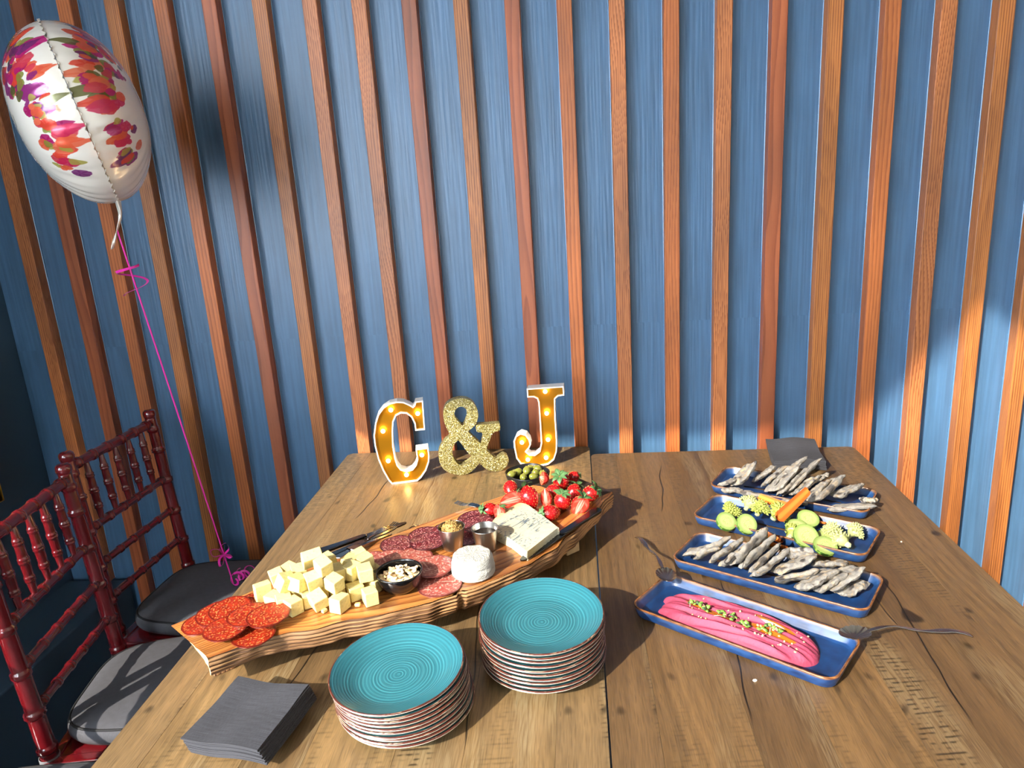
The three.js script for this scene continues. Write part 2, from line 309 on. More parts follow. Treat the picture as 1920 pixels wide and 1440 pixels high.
// ------------------------------------------------------------------ napkins
const napkinMap = tex(256, 256, (u, v) => { const k = 1 + 0.25 * nz(u * 4, v * 130, 3) + 0.18 * nz(u * 170, v * 20, 8); return [52 * k, 52 * k, 57 * k]; });
const napkinMat = S({ map: napkinMap, roughness: 0.9 });
function napkinGeo(w, d, t, wave) {
  const top = (u, v, s) => { const x = (u - 0.5) * w, z = (v - 0.5) * d; return [x, wave(x, z) + s, z]; };
  return join([grid(14, 14, (u, v) => top(u, v, t), { flip: true }), grid(14, 14, (u, v) => top(u, v, 0)),
    grid(14, 1, (u, v) => top(u, 1, v * t)), grid(14, 1, (u, v) => top(u, 0, v * t), { flip: true }), grid(1, 14, (u, v) => top(0, v, u * t)), grid(1, 14, (u, v) => top(1, v, u * t), { flip: true })]);
}
const ordN = ['first', 'second', 'third', 'fourth', 'fifth', 'sixth', 'seventh', 'eighth', 'ninth', 'tenth', 'eleventh', 'twelfth', 'thirteenth', 'fourteenth'];
function napkinStack(where, n, x, z, turn, t, dx, dz, wave) {
  const geos = [0, 1, 2].map((k) => napkinGeo(0.130, 0.132 + k * 0.001, t * 0.86, wave));
  for (let k = 0; k < n; k++) {
    const top = k === n - 1;
    const o = obj('napkin', geos[k % 3], napkinMat); const f = (n - 1 - k) / n;
    o.position.set(x + dx * f + rr(-0.0008, 0.0008), TT + 0.0004 + k * t, z + dz * f + rr(-0.0008, 0.0008)); o.rotation.y = turn + rr(-0.012, 0.012);
    tag(o, top ? 'black paper napkin on top of the ' + where : 'black folded napkin, ' + ordN[n - 1 - k] + ' from the top in the ' + where, 'napkin', top ? undefined : 'napkins in the ' + where);
  }
}
napkinStack('pile at the front table edge', 12, -0.686, 1.196, -0.215, 0.0022, 0.010, 0.0, (x, z) => 0.006 * Math.sin(x * 26 + z * 10) * sm(-0.07, 0.02, x) + 0.005 * sm(0.0, -0.066, z) + 0.006);
napkinStack('pile behind the rear tray', 9, 0.400, 0.172, -0.10, 0.0030, 0.004, 0.004, (x, z) => 0.003 * Math.sin(x * 50 + 1) + 0.012 * sm(0.01, -0.068, z) + 0.003);

// ------------------------------------------------------------------ charcuterie board
const AX = V(0.749, 0, -0.663), AN = V(0.663, 0, 0.749);   // along the board, and across it towards the viewer
const B0 = AX.x * -0.84 + AX.z * 1.08, BT = 0.826, BTH = 0.040;
const bw = (s, n, y) => [AX.x * (s + B0) + AN.x * n, y, AX.z * (s + B0) + AN.z * n];   // board coordinates to the room
const interp = (tab, s) => { for (let i = 1; i < tab.length; i++) if (s <= tab[i][0]) { const t = clamp((s - tab[i - 1][0]) / (tab[i][0] - tab[i - 1][0])), a = tab[i - 1][1], b = tab[i][1]; return a + (b - a) * (t * t * (3 - 2 * t) * 0.5 + t * 0.5); } return tab[tab.length - 1][1]; };
const frontTab = [[0, 0.322], [0.08, 0.328], [0.19, 0.372], [0.33, 0.425], [0.42, 0.443], [0.52, 0.446], [0.62, 0.434], [0.70, 0.405], [0.80, 0.362], [0.90, 0.318]];
const backTab = [[0, 0.186], [0.25, 0.158], [0.5, 0.150], [0.9, 0.158]];
const sMin = (n) => mix(-0.006, 0.018, clamp((n - 0.186) / 0.136)) + 0.0, sMax = 0.921;
const SB = (u, n, y = 0.826) => mix(sMin(n) + (0.826 - y) * 0.9 * clamp((0.328 - n) / 0.13), sMax, u);
const boardTopMat = PM({ ...wood({ w: 512, h: 1024, sw: 0.32, sh: 0.95, light: '#ba7a3e', dark: '#733a18', ring: 0.014, warp: 0.035, stretch: 2.0, sharp: 2.4, seed: 5, fine: 0.25, tone: 0.4, crack: 0.6 }), bumpScale: 0.0004, roughness: 0.3, clearcoat: 0.4, clearcoatRoughness: 0.18 });
const barkMat = S({ ...wood({ w: 128, h: 1024, sw: 0.05, sh: 0.95, light: '#b98a5a', dark: '#4a2c18', ring: 0.0085, warp: 0.012, stretch: 5, sharp: 1.6, seed: 11, fine: 0.3, tone: 0.5 }), bumpScale: 0.0015, roughness: 0.75 });
const endMat = S({ map: tex(128, 128, (u, v) => { const k = 1 + 0.12 * nz(u * 60, v * 60, 3) + 0.06 * nz(u * 9, v * 5, 2); return [214 * k, 180 * k, 130 * k]; }), roughness: 0.85 });
const charMat = S({ map: tex(128, 128, (u, v) => { const k = 1 + 0.5 * nz(u * 20, v * 6, 3); return [48 * k, 30 * k, 24 * k]; }), roughness: 0.7 });
const frontN = (s, y) => { const yy = (BT - y) / BTH; return interp(frontTab, s) + 0.004 * nz(s * 26, 2, 1) + 0.004 * Math.sin(yy * 3.1) + 0.0016 * Math.sin(yy * 34 + 5 * nz(s * 6, 1, 8)) + 0.003 * nz(s * 40, yy * 2, 6) + (Math.abs(s - 0.405) < 0.008 ? -0.005 : 0) - 0.006 * yy * yy; };
const backN = (s) => interp(backTab, s) + 0.001 * nz(s * 30, 5, 2);
{
  const t = thing('serving_board', 'long live-edge wooden charcuterie board lying diagonally across the left table', 'board', [...bw(0.45, 0.28, TT)]);
  const off = (g) => g.translate(-t.position.x, -t.position.y, -t.position.z);
  const topP = (u, v) => { const nb = backN(u * 0.9), nf = frontN(u * 0.9, BT), n = mix(nb, nf, v); return bw(SB(u, n), n, BT - 0.0018 * sm(0.97, 1, v)); };
  obj('top_face', off(grid(120, 20, topP, { flip: true, uvf: (p, u, v) => [v * 0.28 + 0.02, u * 0.93] })), boardTopMat, t).userData.label = 'polished reddish top face';
  const side = (u, v) => { const y = BT - 0.0018 - v * (BTH - 0.002), n = frontN(u * 0.9, y); return bw(SB(u, n, y), n, y); };
  obj('live_edge', off(grid(220, 18, side, { flip: true, uvf: (p, u, v) => [v * 0.042 + 0.004, u * 0.93] })), barkMat, t).userData.label = 'rough banded live edge';
  obj('back_edge', off(grid(60, 4, (u, v) => { const n = backN(u * 0.9); return bw(SB(u, n, BT - v * BTH), n, BT - v * BTH); }, { uvf: (p, u, v) => [v * 0.042 + 0.004, u * 0.93] })), barkMat, t);
  obj('end_face', off(grid(10, 6, (u, v) => { const y = BT - v * BTH, n = mix(backN(0), frontN(0, y), u); return bw(SB(0, n, y) - 0.003 * nz(u * 5, v * 3, 1), n, y); }, { flip: true, uvf: (p, u, v) => [u, v] })), endMat, t).userData.label = 'pale sawn end grain';
  obj('far_end_face', off(grid(10, 6, (u, v) => { const y = BT - v * BTH, n = mix(backN(0.9), frontN(0.9, y), u); return bw(sMax, n, y); }, { uvf: (p, u, v) => [u, v] })), charMat, t);
  obj('bottom_face', off(grid(40, 4, (u, v) => { const n = mix(backN(u * 0.9), frontN(u * 0.9, BT - BTH), v); return bw(SB(u, n, BT - BTH), n, BT - BTH); })), barkMat, t);
  // the charred far corner of the top
  obj('charred_end', off(grid(10, 16, (u, v) => { const n = mix(backN(0.86), frontN(0.86, BT), v * 0.9); return bw(mix(0.815 + 0.035 * v + 0.010 * nz(v * 6, 2), sMax - 0.001, u), n, BT + 0.0006); }, { flip: true, uvf: (p, u, v) => [v, u] })), charMat, t).userData.label = 'dark charred end of the top';
  for (const [s, n0, n1, fm] of [[0.030, 0.195, 0.268, barkMat], [0.735, 0.175, 0.366, endMat]])
    { const a = bw(s + 0.02, (n0 + n1) / 2, TT + 0.018); const g = boxUV(rbox(0.036, 0.036, n1 - n0, 0.002), 'z'); g.applyMatrix4(new THREE.Matrix4().makeBasis(AX, V(0, 1, 0), AN).setPosition(...a)); obj('foot', off(g), fm, t); }
}

// ------------------------------------------------------------------ cured meats
const speckle = (bg, fat, dark, dens, fr, seed) => tex(256, 256, (u, v) => {
  const a = fbm(u * fr, v * fr, seed), b = nz(u * fr * 2.6, v * fr * 2.6, seed + 5), r = Math.hypot(u - 0.5, v - 0.5) * 2;
  let c = mix3(bg, dark, clamp(0.5 + a * 1.2)); const f = sm(0.5 - dens, 0.62 - dens, b + a * 0.4); c = mix3(c, fat, f * 0.85);
  return mix3(c, dark.map((q) => q * 0.8), sm(0.84, 0.92, r) * 0.85);
});
const cured = (map, rough = 0.4) => PM({ map, roughness: rough, clearcoat: 0.25, clearcoatRoughness: 0.3, bumpMap: map, bumpScale: 0.0003 });
const pepMat = cured(speckle([166, 50, 22], [214, 126, 66], [116, 24, 12], 0.30, 8, 1), 0.35);
const salMat = cured(speckle([170, 92, 78], [214, 160, 142], [138, 58, 50], 0.36, 8, 2), 0.45);
const drySalMat = cured(speckle([110, 36, 40], [200, 138, 132], [70, 16, 24], 0.32, 9, 3), 0.4);
function slice(r, t, seed, wave, fold = 0) {       // a slice: two faces and a rim, gently rumpled
  const h = (a, q) => { const x = Math.cos(a) * q, z = Math.sin(a) * q; return wave * (nz(x * 22, z * 22, seed) * q / r + 0.5 * nz(x * 45, z * 45, seed + 3)) + fold * Math.pow(Math.max(0, x / r), 2); };
  const R = (a) => r * (1 + 0.035 * nz(Math.cos(a) * 1.6, Math.sin(a) * 1.6, seed) + 0.012 * nz(Math.cos(a) * 5, Math.sin(a) * 5, seed));
  const P = (u, q, s) => { const a = u * Math.PI * 2, k = R(a) * q; return [Math.cos(a) * k, h(a, k) + s, Math.sin(a) * k]; };
  const uvf = (p) => [0.5 + p[0] / r / 2.1, 0.5 + p[2] / r / 2.1];
  return join([grid(40, 9, (u, v) => P(u, Math.max(v, 0.001), t), { cu: true, uvf, flip: true }), grid(40, 2, (u, v) => P(u, 1, t * (1 - v)), { cu: true, uvf, flip: true }), grid(40, 5, (u, v) => P(u, Math.max(v, 0.001), 0), { cu: true, uvf })]);
}
const pepG = [1, 2, 3].map((k) => slice(0.036, 0.0016, k, 0.0022)), salG = [4, 5, 6].map((k) => slice(0.041, 0.0016, k, 0.0035)), dryG = [7, 8, 9].map((k) => slice(0.036, 0.0015, k, 0.003));
function meat(name, geos, mat, list, group, category, base = BT + 0.0012) {
  list.forEach(([x, z, lvl, rx, rz, label], i) => { const o = obj(name, geos[i % 3], mat); o.position.set(x, base + lvl * 0.0034, z); o.rotation.set(rx, i * 2.1, rz, 'XYZ'); tag(o, label, category, group); });
}
meat('pepperoni_slice', pepG, pepMat, [
  [-0.832, 1.030, 0, 0.02, 0.02, 'orange pepperoni slice nearest the sawn end of the board'],
  [-0.818, 1.008, 1, 0.03, 0.03, 'orange pepperoni slice at the back edge of the board near the sawn end'],
  [-0.727, 1.066, 0, 0.0, 0.01, 'pepperoni slice mostly hidden under the frontmost right slice'],
  [-0.768, 0.982, 1, 0.02, -0.03, 'pepperoni slice beside the leftmost cheese slab, partly covered'],
  [-0.795, 1.004, 3, 0.03, 0.02, 'large pepperoni slice lying on top at the back of the fan'],
  [-0.776, 1.063, 3, 0.02, 0.02, 'pepperoni slice at the front edge of the board, lowest in the picture'],
  [-0.750, 1.028, 4, 0.0, 0.03, 'pepperoni slice in the middle of the fan, overlapped on its right'],
  [-0.712, 1.035, 5, 0.05, -0.03, 'whole uncovered round pepperoni slice in front of the cheese cubes']], 'pepperoni slices fanned on the board', 'pepperoni');
meat('salami_slice', salG, salMat, [
  [-0.588, 0.832, 0, 0.02, 0.04, 'pink salami slice behind the cheese cubes, leftmost of the pink ones'],
  [-0.552, 0.832, 1, 0.03, 0.03, 'pink salami slice behind the almond bowl, second from left'],
  [-0.510, 0.828, 2, 0.02, 0.02, 'pink salami slice behind the right rim of the almond bowl'],
  [-0.440, 0.916, 0, 0.02, 0.0, 'pale pink salami slice nearest the front edge between bowl and round cheese'],
  [-0.462, 0.868, 3, 0.05, -0.04, 'large pink salami slice between almond bowl and round white cheese']], 'pink salami slices by the almond bowl', 'salami');
meat('dry_salami_slice', dryG, drySalMat, [
  [-0.556, 0.757, 0, 0.04, 0.02, 'dark red salami slice at the back edge above the fork, leftmost dark one'],
  [-0.503, 0.728, 1, 0.04, 0.02, 'dark red salami slice at the back edge left of the mustard cup'],
  [-0.490, 0.768, 3, 0.05, 0.03, 'dark red salami slice in front left of the mustard cup, uncovered'],
  [-0.457, 0.694, 0, 0.02, 0.02, 'dark red salami slice directly behind the mustard cup'],
  [-0.420, 0.735, 1, 0.02, 0.04, 'dark red salami slice between the two steel cups'],
  [-0.408, 0.668, 3, 0.03, -0.02, 'dark red salami slice behind the syrup cup'],
  [-0.372, 0.655, 1, 0.01, 0.04, 'dark red salami slice under the leftmost strawberry'],
  [-0.396, 0.700, 4, 0.04, 0.02, 'dark red salami slice right of the mustard, next to the syrup cup']], 'dark salami slices behind the steel cups', 'salami');

// ------------------------------------------------------------------ cheese cubes
const cheeseMat = PM({ map: tex(128, 128, (u, v) => { const k = 1 + 0.05 * nz(u * 12, v * 12, 2) + 0.03 * nz(u * 50, v * 50, 6), hole = sm(0.55, 0.6, nz(u * 22, v * 22, 9)); return [216 * k - hole * 30, 198 * k - hole * 34, 134 * k - hole * 40]; }), roughness: 0.5, sheen: 0.1 });
function cubeGeo(seed, w, h, d) {
  const g = boxUV(rbox(w, h, d, 0.0016, 0, 0, 0, 2), 'y'), p = g.attributes.position, r = mulberry(seed), k = [0, 1, 2, 3, 4, 5].map(() => (r() - 0.5) * 0.26);
  for (let i = 0; i < p.count; i++) { const x = p.getX(i), y = p.getY(i), z = p.getZ(i); p.setXYZ(i, x * (1 + k[0] * y / h) + k[1] * 0.3 * z, y * (1 + k[2] * z / d), z * (1 + k[3] * x / w) + k[4] * 0.2 * y); }
  const uv = g.attributes.uv; for (let i = 0; i < uv.count; i++) uv.setXY(i, uv.getX(i) * 14, uv.getY(i) * 14);
  g.computeVertexNormals(); return g;
}
const cubes = [cubeGeo(3, 0.027, 0.026, 0.026), cubeGeo(5, 0.026, 0.025, 0.028), cubeGeo(8, 0.028, 0.027, 0.025), cubeGeo(11, 0.024, 0.026, 0.027)], slab = cubeGeo(14, 0.029, 0.036, 0.017), bigCube = cubeGeo(17, 0.035, 0.034, 0.020);
const cubeRows = [
  [-0.751, 0.964, 0, 0.4, 0, 0, 'tall upright cheese slab at the left end of the cheese heap', slab],
  [-0.722, 0.982, 0, 0.9, 0, 0, 'narrow cheese piece just right of the tall left slab'],
  [-0.702, 0.990, 0, 0.2, 0, 0, 'cheese cube half hidden behind the first large front cube'],
  [-0.682, 1.000, 0, 0.6, 0, 0, 'large cheese cube at the front, next to the top pepperoni slice'],
  [-0.660, 0.976, 0, 0.2, 0, 0, 'cheese cube in shade between the two middle front cubes'],
  [-0.640, 0.992, 0.1, 0.5, 0.3, 0.2, 'tilted cheese cube in the middle of the front row'],
  [-0.602, 0.992, 0, 0.9, 0, 0, 'wide cheese cube at the front, with a crumb at its left foot'],
  [-0.553, 0.972, 0, 0.25, 0, 0, 'rightmost front cheese cube, standing alone near the almond bowl'],
  [-0.584, 0.955, 0, 0.3, 0, 0, 'cheese cube with a small hole, behind and left of the rightmost front cube'],
  [-0.556, 0.930, 0, 0.8, 0, 0, 'cheese cube touching the left side of the almond bowl'],
  [-0.570, 0.893, 0, 0.5, 0, 0, 'cheese cube at the back of the heap under the pink salami'],
  [-0.622, 0.946, 0, 0.4, 0, 0, 'shaded cheese cube at the bottom in the middle of the heap'],
  [-0.651, 0.948, 0, 0.1, 0, 0, 'cheese cube buried below the top centre cube'],
  [-0.714, 0.946, 0, 0.4, 0, 0, 'cheese cube at the bottom of the left back part of the heap'],
  [-0.684, 0.952, 0, 0.9, 0, 0, 'cheese cube buried in the left middle of the heap'],
  [-0.640, 0.912, 0, 0.3, 0, 0, 'cheese cube at the bottom near the back edge and the knives'],
  [-0.604, 0.914, 0, 0.7, 0, 0, 'bottom cheese cube at the back right of the heap'],
  [-0.569, 0.938, 1, 0.15, 0.05, 0, 'cheese cube of the second layer just behind the front right cubes'],
  [-0.594, 0.930, 1, 0.8, 0, 0.1, 'shaded second layer cheese cube left of the almond bowl'],
  [-0.613, 0.975, 1, 0.75, 0.2, 0.15, 'large cheese cube resting on the front row in the right half'],
  [-0.579, 0.900, 1, 0.5, 0, 0.1, 'second layer cheese cube by the pink salami, rightmost at the back'],
  [-0.622, 0.938, 1, 0.3, 0.1, 0, 'cheese cube of the second layer right of the top two pieces'],
  [-0.606, 0.904, 1, 0.9, 0.1, 0, 'second layer cheese cube at the back with a bright top face'],
  [-0.594, 0.880, 1, 0.3, -0.1, 0.2, 'backmost cheese cube beside the fork and the pink salami'],
  [-0.654, 0.965, 1, 0.35, 0.25, 0.1, 'cheese cube facing forward in the centre of the heap'],
  [-0.680, 0.972, 1, 0.9, 0.1, -0.2, 'cheese cube of the second layer above the first large front cube'],
  [-0.702, 0.972, 1, 0.5, 0.3, -0.3, 'leaning cheese piece in the left part of the second layer'],
  [-0.727, 0.950, 1, 0.3, 0, 0.15, 'cheese cube above and right of the tall left slab'],
  [-0.712, 0.932, 1, 0.8, 0.1, 0.1, 'second layer cheese cube at the back left edge'],
  [-0.692, 0.936, 1, 0.2, 0.1, 0, 'second layer cheese cube in the back left half'],
  [-0.652, 0.898, 1, 0.6, 0.1, 0.1, 'golden shaded cheese cube at the back below the knives'],
  [-0.634, 0.962, 2, 0.6, 0.35, 0.2, 'upper cheese cube just right of the topmost piece'],
  [-0.663, 0.938, 2, 0.35, 0.7, 0.1, 'large flat cheese piece on the very top of the heap', bigCube]];
cubeRows.forEach(([x, z, l, ry, rx, rz, label, g], i) => {
  const o = obj('cheese_cube', g ?? cubes[i % 4], cheeseMat), h = g === slab ? 0.018 : 0.0132;
  o.position.set(x, BT + h + 0.001 + l * 0.0262 + (Math.abs(rx) + Math.abs(rz)) * 0.006, z); o.rotation.set(rx, ry + 0.3, rz, 'YXZ');
  tag(o, label, 'cheese', 'cheese cubes heaped on the board');
});
[[-0.574, 0.982, 'small cheese crumb between the rightmost front cheese cubes'], [-0.628, 1.000, 'small cheese crumb at the foot of the wide front cube']].forEach(([x, z, l], i) => {
  const o = obj('cheese_crumb', put(cubeGeo(20 + i, 0.010, 0.006, 0.007), 0, 0, 0), cheeseMat); o.position.set(x, BT + 0.004, z); o.rotation.y = i; tag(o, l, 'crumb');
});

// ------------------------------------------------------------------ bowls, steel cups and what they hold
const blackGlaze = PM({ color: lin('#0d0d0f'), roughness: 0.18, clearcoat: 0.6, clearcoatRoughness: 0.08 });
const matteBlack = PM({ color: lin('#17171a'), roughness: 0.45 });
const bowlGeo = (r, h, fr = 0.55) => { const o = [], n = 14; for (let i = 0; i <= n; i++) { const a = i / n; o.push([r * (fr + (1 - fr) * Math.sin(a * Math.PI / 2)), h * (1 - Math.cos(a * Math.PI / 2)) ** 0.9]); } const inn = o.map(([x, y]) => [x - 0.003, Math.max(y, 0.004) + 0.0005]).reverse(); return lathe([[0.0001, 0], ...o, [r - 0.001, h + 0.0016], ...inn, [0.0001, 0.0045]], 64); };
{ const t = thing('bowl', 'small glossy black bowl of sliced almonds next to the cheese cubes', 'bowl', [-0.5106, BT + 0.0005, 0.922]); obj('dish', bowlGeo(0.0425, 0.034), blackGlaze, t); }
{
  const almond = S({ map: tex(64, 64, (u, v) => { const k = 1 + 0.1 * nz(u * 8, v * 8, 1), e = sm(0.75, 0.95, Math.hypot(u - 0.5, v - 0.5) * 2); return mix3([248 * k, 232 * k, 196 * k], [214, 168, 110], e); }), roughness: 0.6 });
  const one = grid(12, 2, (u, v) => { const a = u * 6.2832, q = Math.max(v, 0.01); return [Math.cos(a) * 0.0085 * q * (1 + 0.2 * Math.cos(a)), 0.0008 * Math.cos(a * 2) * q, Math.sin(a) * 0.0052 * q]; }, { cu: true, flip: true, uvf: (p) => [0.5 + p[0] / 0.02, 0.5 + p[2] / 0.011] });
  const two = join([one, one.clone().translate(0, -0.0012, 0)]), list = []; rnd = mulberry(42);
  for (let i = 0; i < 130; i++) { const a = rr(0, 6.28), q = 0.033 * Math.sqrt(rnd()); list.push(put(two.clone(), Math.cos(a) * q, 0.022 + 0.010 * (1 - (q / 0.033) ** 2) + rr(-0.003, 0.004), Math.sin(a) * q, rr(-0.55, 0.55), rr(0, 6.28), rr(-0.55, 0.55), rr(0.7, 1.1))); }
  const o = obj('sliced_almonds', list, almond); o.position.set(-0.5106, BT, 0.922); tag(o, 'heap of pale sliced almonds filling the glossy black bowl', 'almonds', null, 'stuff');
}
const steel = PM({ color: lin('#b9b6b0'), metalness: 1, roughness: 0.28 });
const cupGeo = lathe([[0.0001, 0], [0.0185, 0], [0.0195, 0.001], [0.0262, 0.0445], [0.0275, 0.0455], [0.0272, 0.0468], [0.0258, 0.0462], [0.0186, 0.002], [0.0001, 0.002]], 48);
{
  const t = thing('sauce_cup', 'small brushed steel cup heaped with grainy mustard', 'cup', [-0.4355, BT + 0.0062, 0.7845]); obj('cup', cupGeo, steel, t);
  const c = copy(t, 'small brushed steel cup holding dark syrup, next to the blue cheese'); c.position.set(-0.3700, BT + 0.0005, 0.7815);
  rnd = mulberry(5); const grains = []; const base = grid(40, 12, (u, v) => { const a = u * 6.2832, q = 0.0238 * Math.max(v, 0.01), n = fbm(Math.cos(a) * q * 160, Math.sin(a) * q * 160, 4); return [Math.cos(a) * q, 0.036 + 0.020 * (1 - v * v) + 0.006 * n, Math.sin(a) * q]; }, { cu: true, flip: true });
  for (let i = 0; i < 150; i++) { const a = rr(0, 6.28), q = 0.0225 * Math.sqrt(rnd()), v = q / 0.0238; grains.push(put(new THREE.IcosahedronGeometry(rr(0.0010, 0.0019), 0), Math.cos(a) * q, 0.0375 + 0.020 * (1 - v * v) + rr(-0.002, 0.003), Math.sin(a) * q, rr(0, 3), rr(0, 3), 0)); }
  const m = obj('grain_mustard', [base, ...grains], S({ map: tex(64, 64, (u, v) => { const k = nz(u * 30, v * 30, 2); return mix3([190, 158, 92], [120, 86, 36], clamp(0.5 + k)); }), roughness: 0.7 })); m.position.copy(t.position); tag(m, 'mound of grainy brown mustard in the left steel cup', 'mustard', null, 'stuff');
  const s = obj('dark_syrup', lathe([[0.0001, 0.034], [0.0225, 0.034], [0.0236, 0.0346], [0.0236, 0.030], [0.0001, 0.028]], 40), PM({ color: lin('#1a0c06'), roughness: 0.06, clearcoat: 1 })); s.position.copy(c.position); tag(s, 'dark brown syrup in the right steel cup', 'syrup', null, 'stuff');
}
{ // rounded-square olive bowl
  const rs = (a, r, p) => r / Math.pow(Math.pow(Math.abs(Math.cos(a)), p) + Math.pow(Math.abs(Math.sin(a)), p), 1 / p);
  const pr = [[0.0001, 0], [0.030, 0], [0.034, 0.002], [0.044, 0.018], [0.0515, 0.036], [0.0550, 0.050], [0.0545, 0.0520], [0.0530, 0.0515], [0.049, 0.036], [0.042, 0.019], [0.030, 0.006], [0.0001, 0.005]];
  const t = thing('bowl', 'matte black rounded bowl of green olives below the lit letter J', 'bowl', [-0.3165, TT + 0.0005, 0.322], 0.7);
  obj('dish', grid(72, pr.length - 1, (u, v) => { const a = u * 6.2832, [r, y] = pr[Math.round(v * (pr.length - 1))], q = rs(a, r, 2.7) * 0.98; return [Math.cos(a) * q, y, Math.sin(a) * q]; }, { cu: true, flip: true }), matteBlack, t);
  const om = PM({ map: tex(64, 64, (u, v) => { const k = 1 + 0.14 * fbm(u * 8, v * 8, 1); return [122 * k, 124 * k, 52 * k]; }), roughness: 0.18, clearcoat: 0.5, clearcoatRoughness: 0.1 });
  const og = new THREE.SphereGeometry(0.0098, 20, 14).scale(1.28, 1, 1);
  const hole = lathe([[0.0046, 0.0005], [0.0050, 0.0006], [0.0038, -0.004], [0.0001, -0.005]], 20).rotateZ(-Math.PI / 2).translate(0.0112, 0, 0), holeM = S({ color: lin('#4a4a1c'), roughness: 0.6 });
  const L = [['long green olive at the left of the bowl', -0.356, 0.338, 0.7], ['green olive at the back left, second from the left', -0.342, 0.316, 0.3], ['green olive mostly hidden at the far left back', -0.352, 0.308, 1.2], ['big shiny green olive in the middle of the bowl', -0.318, 0.322, 1.4], ['pitted green olive with its open hole facing forward', -0.325, 0.353, -1.45], ['green olive at the front right of the pitted one', -0.299, 0.350, 0.5], ['green olive at the back in the middle', -0.312, 0.296, 0.2], ['green olive at the back right', -0.292, 0.298, 2.9], ['green olive right of the middle, leaning', -0.294, 0.322, 1.1], ['rightmost green olive with a dimple, at the rim', -0.276, 0.332, -1.2]];
  L.forEach(([l, x, z, ry], i) => { const o = thing('olive', l, 'olive', [x, TT + 0.046 + (i === 3 ? 0.009 : i === 0 ? 0.006 : i === 2 ? -0.003 : 0.003), z], ry, 'olives in the black bowl'); o.rotation.z = [0.1, 0.3, 0, 0.5, 0.2, -0.2, 0.3, 0.1, -0.4, 0.1][i]; obj('flesh', og, om, o); if (i === 4 || i === 9) obj('pit_hole', hole, holeM, o); });
}

// ------------------------------------------------------------------ soft cheeses
{
  const mat = S({ map: tex(128, 128, (u, v) => { const k = 1 + 0.05 * fbm(u * 20, v * 20, 2); return [180 * k, 177 * k, 168 * k]; }), roughness: 0.8, bumpMap: tex(128, 128, (u, v) => { const b = 128 + 110 * fbm(u * 18, v * 18, 6); return [b, b, b]; }, false), bumpScale: 0.003 });
  const t = thing('goat_cheese', 'round white soft cheese with a crumbly side standing on the board', 'cheese', [-0.3835, BT, 0.872]);
  const R = 0.041, h = 0.040;
  const pr = [[0.001, 0.0], [0.9, 0.0], [0.985, 0.06], [1.0, 0.3], [0.975, 0.55], [0.94, 0.74], [0.90, 0.9], [0.82, 0.985], [0.7, 1.0], [0.001, 1.0]];
  obj('rind', grid(72, 36, (u, v) => { const f = v * (pr.length - 1), i = Math.min(pr.length - 2, Math.floor(f)), q = f - i, r0 = mix(pr[i][0], pr[i + 1][0], q), y0 = mix(pr[i][1], pr[i + 1][1], q), a = u * 6.2832; const side = sm(0.2, 0.5, y0) * sm(1.0, 0.6, y0); const chunk = sm(0.35, 0.6, nz(Math.cos(a - 0.6) * 1.6, y0 * 2.5, 3)) * side * sm(-0.2, 0.6, Math.cos(a - 0.7)); const n = 1 + 0.02 * nz(Math.cos(a) * 4, Math.sin(a) * 4, y0 * 6) * Math.min(1, r0 * 3) - 0.10 * chunk - 0.03 * (Math.abs(y0 - 0.5) < 0.06 ? 1 : 0); return [Math.cos(a) * R * r0 * n, y0 * h + 0.0015 * nz(Math.cos(a) * r0 * 6, Math.sin(a) * r0 * 6, 9) * sm(0.5, 1, y0), Math.sin(a) * R * r0 * n]; }, { cu: true, flip: true, uvf: (p, u, v) => [u * 3, v * 2] }), mat, t);
}
